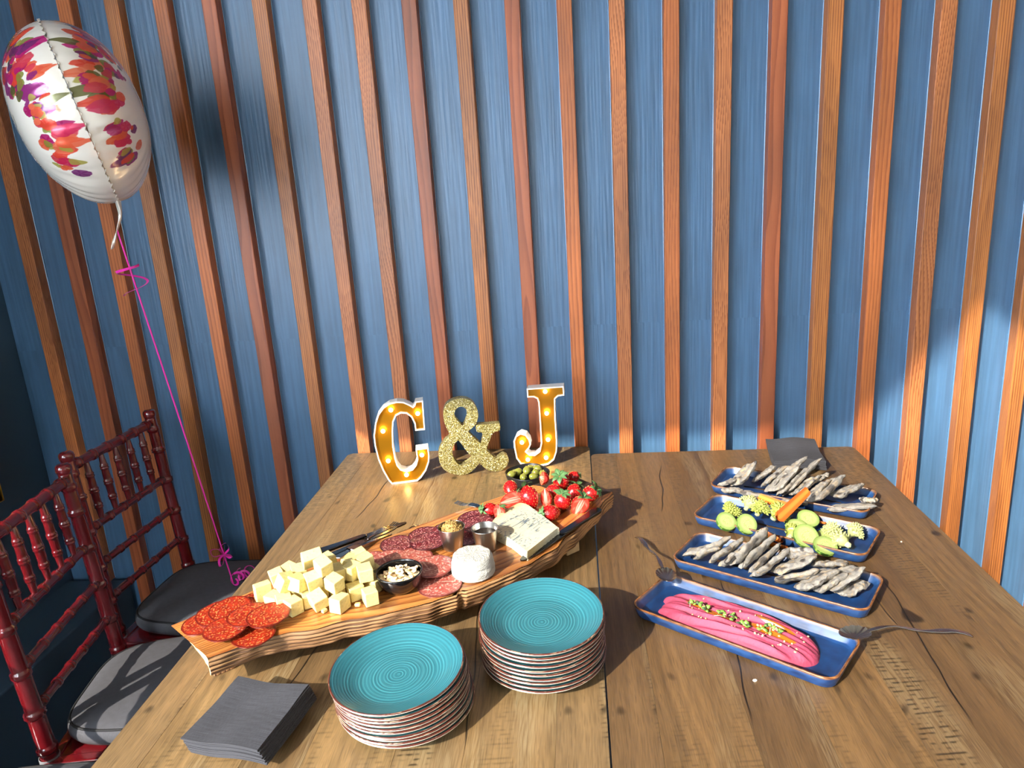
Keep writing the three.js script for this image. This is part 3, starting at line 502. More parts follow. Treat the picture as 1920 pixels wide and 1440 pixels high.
{
  const t = thing('blue_cheese', 'wedge of blue-veined cheese in front of the strawberries', 'cheese', [-0.295, BT, 0.725]);
  const out = [[-0.365, 0.703], [-0.358, 0.677], [-0.343, 0.645], [-0.317, 0.613], [-0.309, 0.611], [-0.292, 0.626], [-0.229, 0.730], [-0.230, 0.738], [-0.280, 0.825], [-0.287, 0.828], [-0.320, 0.779], [-0.351, 0.747]].map(([x, z]) => [x + 0.295, z - 0.725]);
  const mk = (veins) => tex(512, 512, (u, v) => { const k = 1 + 0.05 * nz(u * 18, v * 18, 2) + 0.04 * nz(u * 60, v * 60, 5), r = (u * 0.8 + v * 0.6); const line = (1 - sm(0, 0.13, Math.abs(nz(u * 17, v * 2.6, 3)))) * sm(-0.12, 0.15, nz(u * 5, v * 5, 14) + 0.4 * nz(u * 50, v * 30, 2)), dots = sm(0.2, 0.4, nz(u * 60, v * 34, 6)) * sm(-0.25, 0.2, nz(u * 4, v * 4, 11) + 0.1), d = clamp(line * 0.9 + dots * 0.8) * veins * sm(0.10, 0.28, Math.min(u, 1 - u)) * sm(0.05, 0.2, Math.min(v, 1 - v)); let c = mix3([206 * k, 198 * k, 168 * k], [198 * k, 174 * k, 116 * k], sm(0.35, 0.05, Math.min(u, 1 - u, v, 1 - v) * 2)); return mix3(c, [76, 92, 106], d); });
  const top = S({ map: mk(1), roughness: 0.55, bumpMap: tex(128, 128, (u, v) => { const b = 128 + 90 * fbm(u * 26, v * 26, 3); return [b, b, b]; }, false), bumpScale: 0.0008 });
  const sh = smooth(out, 3, 0.3), H1 = 0.020;
  const g = new THREE.ShapeGeometry(shape(sh.map(([x, z]) => [x, -z]))).rotateX(-Math.PI / 2).translate(0, H1, 0); { const p = g.attributes.position, uv = g.attributes.uv; for (let i = 0; i < p.count; i++) uv.setXY(i, 0.5 + (p.getX(i) * 0.82 + p.getZ(i) * 0.57) / 0.19, 0.5 + (-p.getX(i) * 0.57 + p.getZ(i) * 0.82) / 0.22); }
  obj('veined_top', g, top, t);
  const n = sh.length, per = (u) => { const f = u * n, i = Math.floor(f) % n, j = (i + 1) % n, q = f - Math.floor(f); return [mix(sh[i][0], sh[j][0], q), mix(sh[i][1], sh[j][1], q)]; };
  obj('cut_side', grid(240, 8, (u, v) => { const [x, z] = per(u), r = Math.hypot(x, z), w = 1 + (0.0012 * Math.sin(u * 700) * sm(0.1, 0.4, v) * sm(1, 0.6, v) + 0.001 * nz(u * 60, v * 8, 3) * Math.sin(v * 3.14)) / r; return [x * w, H1 * (1 - v), z * w]; }, { cu: true, uvf: (p, u, v) => [u * 3, v * 0.3 + 0.35] }), S({ map: mk(0.5), roughness: 0.6 }), t);
}

// ------------------------------------------------------------------ strawberries
const berrySkin = PM({ map: tex(64, 128, (u, v) => { const k = 1 + 0.1 * nz(u * 8, v * 8, 1); return mix3([168 * k, 18, 22], [190 * k, 50, 42], sm(0.82, 0.98, v)); }), roughness: 0.25, clearcoat: 0.4, clearcoatRoughness: 0.2 });
const berryFlesh = PM({ map: tex(128, 128, (u, v) => { const x = Math.abs(u - 0.5) * 2, y = v, core = sm(0.42, 0.12, x + 0.25 * y) * 0.8, ray = 0.25 * Math.max(0, Math.sin((y * 16 + x * 5))) * sm(0.2, 0.5, x) * sm(0.95, 0.7, x); let c = mix3([216, 58, 44], [248, 196, 176], clamp(core + ray)); c = mix3(c, [232, 150, 130], sm(0.10, 0.02, Math.abs(x - 0.26)) * sm(0.1, 0.3, y) * sm(0.9, 0.7, y)); return mix3(c, [190, 30, 28], sm(0.82, 0.97, x)); }), roughness: 0.2, clearcoat: 0.5 });
const seedMat = S({ color: lin('#d9b85a'), roughness: 0.5 }), leafGreen = S({ map: tex(32, 64, (u, v) => { const k = 1 + 0.15 * nz(u * 5, v * 12, 2) + 0.3 * sm(0.1, 0.02, Math.abs(u - 0.5)); return [70 * k, 102 * k, 58 * k]; }), roughness: 0.55, side: THREE.DoubleSide });
const berryR = (t) => 0.0155 * Math.pow(Math.sin(Math.min(1, t * 1.02 + 0.02) * Math.PI * 0.93), 0.62) * (0.72 + 0.42 * t);     // t = 0 tip, 1 crown
const BL = 0.038;
const berryPts = (() => { const p = [[0.0001, 0]]; for (let i = 1; i <= 20; i++) p.push([berryR(i / 20) , BL * i / 20]); p.push([0.0001, BL * 0.985]); return p; })();
const wholeBerry = lathe(berryPts, 32), halfBerry = lathe(berryPts, 20, 0, Math.PI);
const cutFace = grid(16, 20, (u, v) => { const r = v < 0.02 ? 0.0002 : berryR(v); return [0, v * BL * 0.995, (u - 0.5) * 2 * r]; }, { uvf: (p, u, v) => [u, v] });
const seeds = (half) => { const L = []; for (let i = 0; i < 90; i++) { const t = 0.06 + 0.86 * (i + 0.5) / 90, a = i * 2.39996 % 6.2832; if (half && (a > Math.PI)) continue; const r = berryR(t) + 0.0002; L.push(put(new THREE.OctahedronGeometry(0.0006, 0).scale(0.5, 1.3, 0.8), Math.sin(a) * r, t * BL, Math.cos(a) * r, 0, a, 0)); } return join(L); };
const seedsW = seeds(false), seedsH = seeds(true);
const sepal = grid(4, 7, (u, v) => { const w = 0.0042 * Math.sin(Math.PI * Math.pow(v, 0.7) * 0.97 + 0.05); return [(u - 0.5) * 2 * w, 0.0045 * Math.sin(v * 2.6) - 0.001 * Math.abs(u - 0.5), v * 0.0165]; });
function berry(kind, label, x, y, z, rx, ry, rz, s, leaves = 7) {
  const o = thing('strawberry', label, 'strawberry', [x, y, z], 0, 'strawberries at the far end of the board'); o.rotation.set(rx, ry, rz, 'YXZ'); o.scale.setScalar(s * 1.14);
  const c = (m) => { m.position.y = -BL * 0.5; return m; };
  c(obj('skin', kind === 'half' ? halfBerry : wholeBerry, berrySkin, o)); c(obj('seeds', kind === 'half' ? seedsH : seedsW, seedMat, o, 'stuff'));
  if (kind === 'half') c(obj('cut_face', cutFace, berryFlesh, o));
  for (let i = 0; i < leaves; i++) { const l = obj('leaf', sepal, leafGreen, o); l.position.y = BL * 0.5 - 0.001; l.rotation.set(rr(-0.25, 0.4), i * 6.2832 / 7 + rr(-0.2, 0.2), 0, 'YXZ'); l.scale.setScalar(rr(0.85, 1.25)); }
  if (leaves) { const st = obj('stem', tube([[0, 0, 0], [0.0008, 0.004, 0], [0.002, 0.008, 0.001]], 0.0009, 6, 5), leafGreen, o); st.position.y = BL * 0.5 - 0.001; }
}
rnd = mulberry(77);
const by = BT + 0.0165;
// rx tilts the crown towards the viewer; a half shows its cut face along local -x
berry('half', 'halved strawberry standing behind another half, its pale cut face upward', -0.339, by + 0.010, 0.548, 0.2, -1.55, 1.2, 1.0, 0);
berry('half', 'large halved strawberry with its striped cut face to the front, left of the blue cheese', -0.333, by + 0.004, 0.598, 1.45, 1.35, -0.5, 1.22, 2);
berry('whole', 'leftmost strawberry, lying with pale green leaves towards the dark salami', -0.374, by - 0.001, 0.634, 0.3, 0.4, 1.35, 0.95, 7);
berry('whole', 'deep red whole strawberry directly behind the blue cheese, with large leaves', -0.293, by + 0.004, 0.586, -0.6, 0.2, 0.35, 1.25, 7);
berry('half', 'cut strawberry wedge right of the deep red berry, tip upward', -0.258, by + 0.002, 0.584, 2.9, 0.9, 0.2, 0.95, 0);
berry('half', 'cut strawberry wedge leaning against the olive bowl', -0.268, by + 0.018, 0.508, 1.2, -0.6, -0.9, 0.95, 0);
berry('whole', 'big whole strawberry at the back with leaves on top, right of the olive bowl', -0.223, by + 0.006, 0.508, 0.2, 0.9, 0.5, 1.15, 7);
berry('whole', 'small pale strawberry peeking out behind the big back berry', -0.198, by + 0.003, 0.474, 0.5, 0.3, -0.9, 0.8, 3);
berry('whole', 'whole strawberry in the middle of the front row, upright with tip down', -0.219, by + 0.004, 0.612, 0.35, 0.6, 0.25, 1.12, 5);
berry('whole', 'frontmost whole strawberry next to the corner of the blue cheese', -0.243, by, 0.658, 0.7, 0.4, 1.25, 1.05, 7);
berry('half', 'halved strawberry at the front right showing its cut face', -0.183, by + 0.001, 0.631, 0.45, 1.75, 0.15, 1.15, 5);
berry('whole', 'rightmost strawberry with its green crown turned to the right', -0.160, by + 0.001, 0.568, 0.2, -0.3, -0.95, 1.08, 7);
berry('whole', 'dark strawberry in the shade with leaves, behind the front right half', -0.196, by, 0.556, -0.3, 0.6, -0.7, 0.95, 6);
berry('whole', 'shaded strawberry in the centre of the heap behind the middle ones', -0.238, by, 0.546, 0.3, 0.6, 1.2, 1.0, 0);
berry('half', 'narrow strawberry slice with a leaf left of the blue cheese', -0.356, by + 0.002, 0.656, 0.25, 1.2, 0.1, 0.85, 2);

// ------------------------------------------------------------------ cutlery
const shine = PM({ color: lin('#8d8b88'), metalness: 1, roughness: 0.14 }), darkReflectSteel = PM({ color: lin('#55585c'), metalness: 1, roughness: 0.16 }), spoonSteel = PM({ color: lin('#a9a6a2'), metalness: 1, roughness: 0.24 });  // knife steel has its dark reflections put into the colour
// flat outline along +z, with thickness from a profile
function flat(outline, t, crown = 0) { const g = new THREE.ExtrudeGeometry(shape(smooth(outline, 3, 0.4)), { depth: t, bevelEnabled: true, bevelSize: t * 0.4, bevelThickness: t * 0.4, bevelSegments: 2 }).rotateX(Math.PI / 2).translate(0, t, 0); return g; }
const bladeOut = [[-0.0085, 0.0], [-0.009, 0.05], [-0.0095, 0.10], [-0.006, 0.124], [0.0, 0.130], [0.006, 0.118], [0.0095, 0.08], [0.0075, 0.02], [0.0065, 0]];
const handleOut = [[-0.0055, 0.004], [-0.006, -0.04], [-0.008, -0.09], [-0.009, -0.118], [-0.004, -0.125], [0.004, -0.125], [0.009, -0.118], [0.008, -0.09], [0.006, -0.04], [0.0055, 0.004]];
function knife(label, a, b, s = 1) {              // from handle end a to tip b
  const A = V(...a), B = V(...b), d = B.clone().sub(A), t = thing('table_knife', label, 'knife', A.clone().lerp(B, 0.49).toArray(), Math.atan2(d.x, d.z)); t.rotation.order = 'YXZ'; t.rotation.x = -Math.asin(d.y / d.length()); t.scale.setScalar(s * d.length() / 0.255);
  obj('blade', flat(bladeOut, 0.0016), darkReflectSteel, t); obj('handle', flat(handleOut, 0.004), darkReflectSteel, t);
}
knife('dark-reflecting steel table knife along the front edge of the board beside the blue cheese', [-0.142, BT + 0.0045, 0.625], [-0.296, BT + 0.0025, 0.836]);
knife('table knife at the back edge of the board with a yellow reflection, farther one', [-0.712, BT + 0.006, 0.800], [-0.578, BT - 0.030, 0.594]);
knife('table knife lying between the farther knife and the fork, behind the cheese cubes', [-0.690, BT + 0.006, 0.828], [-0.592, BT - 0.024, 0.628]);
function forkGeo() {
  const curve = (z) => 0.006 * sm(0.045, 0.09, z) * (1 - 0.2 * sm(0.1, 0.14, z)) + 0.010 * Math.sin(clamp((z - 0.0) / 0.08) * 3.14) * 0.4;
  const bend = (g) => { const p = g.attributes.position; for (let i = 0; i < p.count; i++) p.setY(i, p.getY(i) + curve(p.getZ(i)) - 0.006 * sm(0.1, 0.145, p.getZ(i)) + 0.007 * sm(0.12, 0.15, p.getZ(i))); g.computeVertexNormals(); return g; };
  const sub = (w, t, l, z) => { const g = new THREE.BoxGeometry(w, t, l, 2, 1, 16).translate(0, 0.002, z + l / 2); return bend(g); };
  const tines = [-1.5, -0.5, 0.5, 1.5].map((k) => { const g = new THREE.BoxGeometry(0.0022, 0.0016, 0.048, 1, 1, 10).translate(k * 0.0052, 0.002, 0.102 + 0.024); return bend(g); });
  const head = bend(new THREE.ExtrudeGeometry(shape(smooth([[-0.003, 0.035], [-0.003, 0.06], [-0.009, 0.08], [-0.0095, 0.104], [0.0095, 0.104], [0.009, 0.08], [0.003, 0.06], [0.003, 0.035]], 4, 0.3)), { depth: 0.0016, bevelEnabled: false }).rotateX(Math.PI / 2).translate(0, 0.0028, 0));
  const handle = flat([[-0.003, 0.04], [-0.004, -0.02], [-0.008, -0.06], [-0.0085, -0.075], [0.0085, -0.075], [0.008, -0.06], [0.004, -0.02], [0.003, 0.04]], 0.002);
  return { tines, head, handle };
}
const FG = forkGeo();
function fork(label, a, b, roll = 0) {
  const A = V(...a), B = V(...b), d = B.clone().sub(A), t = thing('fork', label, 'fork', A.clone().lerp(B, 0.33).toArray(), Math.atan2(d.x, d.z)); t.rotation.order = 'YXZ'; t.rotation.x = -Math.asin(d.y / d.length()); t.rotation.z = roll; t.scale.setScalar(d.length() / 0.225);
  obj('handle', FG.handle, shine, t); obj('neck', FG.head, shine, t); for (const g of FG.tines) obj('tine', g, shine, t);
}
fork('steel fork beside the cheese cubes with its tines pointing to the mustard', [-0.662, BT + 0.008, 0.822], [-0.588, BT - 0.018, 0.630]);
fork('upturned steel fork with a curved yellow reflection right of the other fork', [-0.640, BT + 0.016, 0.800], [-0.534, BT - 0.022, 0.610], 3.14);
fork('fork tip poking out under the leftmost strawberry at the back edge', [-0.300, BT + 0.006, 0.650], [-0.462, BT + 0.006, 0.580]);
function spoon(label, bowl, end, roll = 0, pitch = 0) {
  const A = V(...bowl), B = V(...end), d = B.clone().sub(A), t = thing('serving_spoon', label, 'spoon', bowl, Math.atan2(d.x, d.z)); const L = d.length();
  const bw2 = 0.0185, bl = 0.026;
  const f = (s) => (u, v) => { const a = u * 6.2832, q = Math.max(v, 0.01), fl = 0.0007 * Math.cos(a * 14) * q * q * sm(0.2, 0.9, Math.abs(Math.cos(a * 0.5 + 1.5708)) + 0.2); return [Math.sin(a) * bw2 * q * (1 - 0.10 * Math.cos(a)), 0.008 * (q * q - 1) + fl + s, -Math.cos(a) * bl * q]; };
  obj('bowl', [grid(140, 10, f(0.0009), { cu: true, flip: true }), grid(140, 10, f(0), { cu: true }), grid(140, 1, (u, v) => f(v * 0.0009)(u, 1), { cu: true, flip: true })], spoonSteel, t);
  const n = 40, hp = (v) => { const z = 0.024 + v * (L - 0.024), dy = d.y * v; return [z, dy + 0.012 * Math.sin(v * 3.14) * (1 - v * 0.5) + 0.004 * Math.sin(v * 9)]; };
  const hw = (v) => 0.0028 + 0.0035 * sm(0.3, 1, v) + 0.001 * Math.sin(v * 20);
  const ringPts = (u, v) => { const [z, y] = hp(v), a = u * 6.2832, c = Math.cos(a), s = Math.sin(a); return [Math.sign(c) * Math.pow(Math.abs(c), 0.6) * hw(v), y + 0.0014 * Math.sign(s) * Math.pow(Math.abs(s), 0.6), z]; };
  obj('handle', [grid(14, n, ringPts, { cu: true, flip: true }), new THREE.SphereGeometry(0.001, 8, 6).scale(6, 1.2, 1).translate(0, hp(1)[1], hp(1)[0])], spoonSteel, t);
}
spoon('fluted serving spoon resting on the right corner of the pink dip tray', [0.256, TT + 0.037, 1.012], [0.452, TT + 0.005, 0.976]);
spoon('fluted serving spoon between the front flatbread tray and the dip tray', [-0.022, TT + 0.037, 0.822], [-0.058, TT + 0.005, 0.612]);

// ------------------------------------------------------------------ serving trays
const trayFrame = {};
function trayGeo(hw, hd) {
  const ring = (inset, y, rc) => ({ inset, y, rc });
  const rect = (a, w, d, r) => {                 // point of a rounded rectangle at parameter a (0..1), even along the border
    const sx = w - r, sz = d - r, L = 2 * Math.PI * r / 4, per = 4 * (sx + sz) + 4 * L; let q = a * per;
    const seg = [[2 * sz, () => [w, -sz + q]], [L, () => [sx + r * Math.cos(q / r), sz + r * Math.sin(q / r)]], [2 * sx, () => [sx - q, d]], [L, () => [-sx - r * Math.sin(q / r), sz + r * Math.cos(q / r)]], [2 * sz, () => [-w, sz - q]], [L, () => [-sx - r * Math.cos(q / r), -sz - r * Math.sin(q / r)]], [2 * sx, () => [-sx + q, -d]], [L, () => [sx + r * Math.sin(q / r), -sz - r * Math.cos(q / r)]]];
    for (const [l, f] of seg) { if (q <= l) return f(); q -= l; }
    return [w, -sz];
  };
  const sweep = (rows, n = 120) => grid(n, rows.length - 1, (u, v) => { const [ins, y] = rows[Math.round(v * (rows.length - 1))], r = Math.max(0.003, 0.024 - ins * 0.7), [x, z] = rect(u, hw - ins, hd - ins, Math.min(r, hd - ins - 0.0005)); return [x, y, z]; }, { cu: true, flip: true, col: (p) => glazeCol(p, hw, hd) });
  const fine = (rows, k = 4) => { const o = []; for (let i = 0; i < rows.length - 1; i++) for (let j = 0; j < k; j++) o.push([mix(rows[i][0], rows[i + 1][0], j / k), mix(rows[i][1], rows[i + 1][1], j / k)]); o.push(rows[rows.length - 1]); return o; };
  return {
    body: sweep(fine([[0.030, 0.0], [0.012, 0.0005], [0.006, 0.004], [0.0025, 0.014], [0.0005, 0.0225]])),
    rim: sweep([[0.0005, 0.0225], [0.0, 0.0238], [0.0006, 0.0252], [0.0022, 0.0256], [0.0036, 0.0248]]),
    inside: sweep(fine([[0.0036, 0.0248], [0.0075, 0.0160], [0.011, 0.0090], [0.016, 0.0066], [0.026, 0.0060], [0.045, 0.0060], [hd - 0.004, 0.0060]], 5)),
  };
}
let glazeSeed = 1, glazeRim = false;
function glazeCol(p, hw, hd) {
  const [x, y, z] = p, n = fbm(x * 34, z * 34 + y * 60, glazeSeed), f = nz(x * 130, z * 130, glazeSeed + y * 90), wall = sm(0.0066, 0.018, y);
  let c = mix3([0.004, 0.016, 0.062], [0.010, 0.050, 0.165], clamp(0.5 + n * 1.0 + f * 0.25));
  c = mix3(c, [0.035, 0.10, 0.25], clamp(wall * (0.22 + n * 0.8 + f * 0.3)));
  c = mix3(c, [0.20, 0.11, 0.045], sm(0.0195, 0.0240, y + 0.0024 * n) * 0.9);
  return c;
}
const trayMat = PM({ vertexColors: true, roughness: 0.42, clearcoat: 0.18, clearcoatRoughness: 0.15 });
const rimMat = PM({ map: tex(256, 16, (u, v) => { const k = 0.5 + nz(u * 60, v * 3, 4) + 0.4 * nz(u * 170, v * 2, 9); return mix3([74, 42, 24], [150, 98, 54], clamp(k)); }), roughness: 0.25, clearcoat: 0.6 });
function tray(key, label, cx, cz, deg, hw, hd, seed) {
  glazeSeed = seed; const g = trayGeo(hw, hd), t = thing('serving_tray', label, 'tray', [cx, TT + 0.0004, cz], -deg * Math.PI / 180, 'blue glazed rectangular trays');
  obj('body', g.body, trayMat, t); obj('inside', g.inside, trayMat, t); g.rim.deleteAttribute('color'); obj('rim', g.rim, rimMat, t).userData.label = 'brown glazed rim';
  const c = Math.cos(deg * Math.PI / 180), s = Math.sin(deg * Math.PI / 180);
  trayFrame[key] = (x, z) => [cx + x * c - z * s, cz + x * s + z * c];
}
tray('dip', 'blue glazed tray nearest the viewer, filled with pink dip', 0.087, 0.957, 36.3, 0.180, 0.070, 3);
tray('front', 'blue glazed tray of folded flatbread behind the pink dip tray', 0.1885, 0.7775, 32.5, 0.185, 0.071, 11);
tray('veg', 'blue glazed tray of raw vegetables, third from the viewer', 0.259, 0.585, 33, 0.184, 0.071, 19);
tray('rear', 'blue glazed tray of flatbread farthest from the viewer by the wall', 0.327, 0.402, 29, 0.181, 0.071, 27);

// ------------------------------------------------------------------ flatbread
const breadMats = [0, 1, 2].map((k) => S({ map: tex(256, 256, (u, v) => {
  const n = fbm(u * 7, v * 7, k * 7 + 2), f = nz(u * 46, v * 46, k + 1) * 0.5 + nz(u * 90, v * 90, k + 4) * 0.4; let c = mix3([118, 113, 106], [156, 149, 138], clamp(0.5 + f));
  c = mix3(c, [176, 140, 92], sm(0.02, 0.3, n) * [0.35, 0.6, 0.2][k]); c = mix3(c, [48, 42, 40], sm(0.22, 0.46, nz(u * 4.5, v * 4.5, k * 3 + 20) + 0.12 * f) * [0.7, 0.9, 0.5][k]);
  c = mix3(c, [104, 102, 102], sm(0.05, 0.4, nz(u * 9, v * 9, k + 60) + 0.35 * f) * 0.6); return c; }), roughness: 0.85, bumpMap: tex(128, 128, (u, v) => { const b = 128 + 80 * fbm(u * 14, v * 14, k) + 30 * nz(u * 60, v * 60, k); return [b, b, b]; }, false), bumpScale: 0.001 }));
function breadGeo(seed, L, Wd, T, bend, point) {  // a pillow-like wedge, length along +x, bent round its length
  const outl = (u) => Math.pow(Math.max(0, 4 * u * (1 - u)), 0.35);
  const P = (sgn) => (u, v) => {
    const w = Wd * mix(1, point, u) * (0.86 + 0.14 * nz(u * 3, seed)), e = Math.pow(Math.max(0, 1 - Math.pow(Math.abs(v * 2 - 1), 4)), 0.5) * Math.pow(Math.max(0, 1 - Math.pow(Math.abs(u * 2 - 1), 6)), 0.5);
    const x = L * (u - 0.0) + 0.004 * nz(v * 3, u, seed), q = (v - 0.5) * w * (0.75 + 0.25 * outl(clamp(u, 0.02, 0.98))), y = sgn * T * 0.5 * e * (1 + 0.35 * nz(u * 5, v * 4, seed)) + 0.004 * nz(u * 3 + 1, v * 2, seed + 2) + 0.0022 * nz(u * 9, v * 7, seed + 6);
    if (Math.abs(bend) < 1) return [x, y, q];
    const r = 1 / bend, a = q * bend; return [x, (r - y) * (1 - Math.cos(a)) + y, (r - y) * Math.sin(a)];
  };
  const uvf = (p, u, v) => [u * 0.9 + seed * 0.17, v * 0.6 + seed * 0.31];
  return join([grid(26, 18, P(1), { flip: true, uvf }), grid(26, 18, P(-1), { uvf })]);
}
function bread(label, group, a, len, roll, bend, Wd, mi, seed, T = 0.007, point = 0.8) {
  T *= 1.5; Wd *= 1.28; roll *= 0.9; bend *= 0.8;
  const [x0, z0, x1, z1, y0 = 0.0105, y1 = 0.034] = a, A = V(x0, TT + y0 + 0.004, z0 - 0.010), d = V(x1 - x0, y1 - y0, z1 - z0).normalize();
  const o = obj('flatbread_piece', breadGeo(seed, len, Wd, T, bend, point), breadMats[mi]); tag(o, label, 'flatbread', group);
  const side = V().crossVectors(d, V(0, 1, 0)).normalize(), up = V().crossVectors(side, d).normalize();
  const ey = up.clone().multiplyScalar(Math.cos(roll)).addScaledVector(side, Math.sin(roll)), ez = V().crossVectors(d, ey);
  o.quaternion.setFromRotationMatrix(new THREE.Matrix4().makeBasis(d, ey, ez)); o.position.copy(A); o.position.y += Math.abs(Math.sin(roll)) * Wd * 0.34;
}
const gF = 'flatbread pieces on the front bread tray', gB = 'flatbread pieces on the rear bread tray';
bread('leftmost flatbread wedge, light with a charred dark corner, front bread tray', gF, [0.030, 0.722, 0.100, 0.742], 0.074, -0.35, 0, 0.058, 1, 1);
bread('second flatbread roll from the left on the front tray, pale grey', gF, [0.047, 0.755, 0.118, 0.720], 0.082, -0.9, 30, 0.044, 0, 2);
bread('third flatbread roll from the left on the front tray, smooth and narrow', gF, [0.073, 0.769, 0.142, 0.728], 0.082, -0.95, 24, 0.040, 0, 3);
bread('fourth flatbread strip from the left, toasted brown with black blisters', gF, [0.092, 0.782, 0.156, 0.738], 0.078, -0.9, 10, 0.040, 1, 4);
bread('tall folded flatbread with open loop at its far end, front tray', gF, [0.116, 0.792, 0.200, 0.722, 0.011, 0.050], 0.100, -1.05, 46, 0.056, 2, 5, 0.006);
bread('folded flatbread with dark inner layers right of the tall loop', gF, [0.130, 0.799, 0.206, 0.737, 0.011, 0.046], 0.096, -1.0, 40, 0.048, 2, 6, 0.006);
bread('thin folded flatbread strip in the middle of the front tray', gF, [0.142, 0.808, 0.214, 0.752, 0.011, 0.042], 0.086, -0.95, 20, 0.038, 0, 7, 0.006);
bread('flatbread strip with a pale blob tip in the middle of the front tray', gF, [0.144, 0.822, 0.220, 0.778, 0.010, 0.038], 0.090, -0.85, 16, 0.040, 1, 8);
bread('broad flatbread wedge with a purple burn, upper right of the middle', gF, [0.183, 0.812, 0.262, 0.800, 0.012, 0.040], 0.082, -0.45, 0, 0.062, 1, 9);
bread('flatbread strip with blue-black blisters below the broad wedge', gF, [0.178, 0.842, 0.258, 0.840, 0.010, 0.028], 0.080, -0.75, 14, 0.042, 1, 10);
bread('pale blunt-ended flatbread piece at the front right of the front tray', gF, [0.217, 0.870, 0.284, 0.838, 0.010, 0.030], 0.076, -0.55, 12, 0.052, 0, 11, 0.008, 1);
bread('flatbread piece with a wavy edge, second from the right on the front tray', gF, [0.244, 0.872, 0.300, 0.842, 0.010, 0.026], 0.066, -0.5, 14, 0.050, 2, 12);
bread('large flatbread wedge at the right end of the front tray', gF, [0.262, 0.866, 0.336, 0.826, 0.010, 0.036], 0.082, -0.35, 8, 0.060, 0, 13);
bread('dark scorched flatbread edge under the rightmost wedge, front tray', gF, [0.282, 0.872, 0.342, 0.838, 0.008, 0.014], 0.066, -0.2, 0, 0.040, 1, 14);
bread('greenish brown flatbread flap standing behind the broad wedge', gF, [0.216, 0.770, 0.256, 0.792, 0.022, 0.036], 0.056, -1.1, 0, 0.040, 1, 15);
bread('dark flat wedge at the back right of the front tray', gF, [0.262, 0.790, 0.318, 0.812, 0.016, 0.030], 0.062, -0.5, 0, 0.052, 1, 16);
bread('small brown twisted flatbread end at the back of the loop', gF, [0.166, 0.720, 0.190, 0.706, 0.034, 0.044], 0.036, -0.9, 30, 0.034, 1, 17);
bread('small dark flatbread scrap at the left end of the rear tray', gB, [0.168, 0.372, 0.205, 0.396], 0.046, -0.3, 0, 0.034, 2, 21);
bread('lower dark crumpled flatbread at the left end of the rear tray', gB, [0.166, 0.402, 0.212, 0.424, 0.010, 0.016], 0.050, -0.3, 0, 0.036, 2, 22);
bread('pale crumpled flatbread with a pointed top, left part of the rear tray', gB, [0.203, 0.402, 0.248, 0.352, 0.012, 0.044], 0.074, -0.7, 12, 0.062, 1, 23, 0.008);
bread('long flat flatbread lying along the front rim of the rear tray', gB, [0.206, 0.424, 0.274, 0.482, 0.011, 0.016], 0.084, -0.4, 8, 0.036, 0, 24);
bread('grey flatbread flap behind the pale crumpled one', gB, [0.250, 0.382, 0.298, 0.350, 0.016, 0.034], 0.064, -0.7, 0, 0.050, 2, 25);
bread('narrow tan flatbread strip left of the large oval piece', gB, [0.264, 0.402, 0.330, 0.352, 0.012, 0.040], 0.086, -0.8, 14, 0.040, 1, 26);
bread('dark narrow flatbread strip touching the large oval piece', gB, [0.276, 0.420, 0.325, 0.380, 0.011, 0.034], 0.068, -0.8, 10, 0.040, 2, 27);
bread('large oval flatbread leaning in the middle of the rear tray', gB, [0.279, 0.442, 0.345, 0.368, 0.012, 0.046], 0.098, -0.6, 8, 0.066, 0, 28, 0.008, 0.95);
bread('upright flatbread tip pointing at the napkins behind the oval piece', gB, [0.318, 0.378, 0.386, 0.318, 0.024, 0.050], 0.094, -0.8, 10, 0.034, 0, 29);
bread('long flatbread strip right of the large oval piece', gB, [0.288, 0.456, 0.374, 0.370, 0.012, 0.042], 0.118, -0.8, 14, 0.038, 2, 30);
bread('longest flatbread blade, its tip rising above the far tray rim', gB, [0.305, 0.452, 0.412, 0.344, 0.012, 0.054], 0.152, -0.85, 8, 0.036, 2, 31, 0.006);
bread('low mottled flatbread in front of the long blades', gB, [0.288, 0.480, 0.334, 0.500, 0.010, 0.014], 0.056, -0.4, 0, 0.042, 0, 32);
bread('broad brown flatbread right of the long blades', gB, [0.322, 0.460, 0.384, 0.418, 0.012, 0.036], 0.078, -0.6, 10, 0.054, 1, 33);
bread('burnt curled flatbread edge at the back right of the rear tray', gB, [0.376, 0.424, 0.412, 0.404, 0.030, 0.038], 0.044, -0.7, 24, 0.032, 1, 34);
bread('rounded flatbread roll left of the biggest roll on the rear tray', gB, [0.352, 0.480, 0.404, 0.440, 0.012, 0.034], 0.070, -0.75, 34, 0.042, 0, 35);
bread('biggest pale flatbread roll in the right half of the rear tray', gB, [0.354, 0.504, 0.436, 0.430, 0.013, 0.042], 0.108, -0.6, 26, 0.054, 0, 36, 0.009, 0.9);
bread('domed flatbread flap right of the biggest roll', gB, [0.408, 0.490, 0.466, 0.464, 0.016, 0.030], 0.068, -0.5, 18, 0.064, 0, 37);
bread('flat double flatbread along the front rim at the right end', gB, [0.376, 0.520, 0.474, 0.520, 0.009, 0.016], 0.106, -0.25, 0, 0.040, 2, 38);
bread('small tan flatbread scrap at the right end of the rear tray', gB, [0.458, 0.496, 0.484, 0.512, 0.018, 0.022], 0.034, -0.4, 10, 0.034, 1, 39);

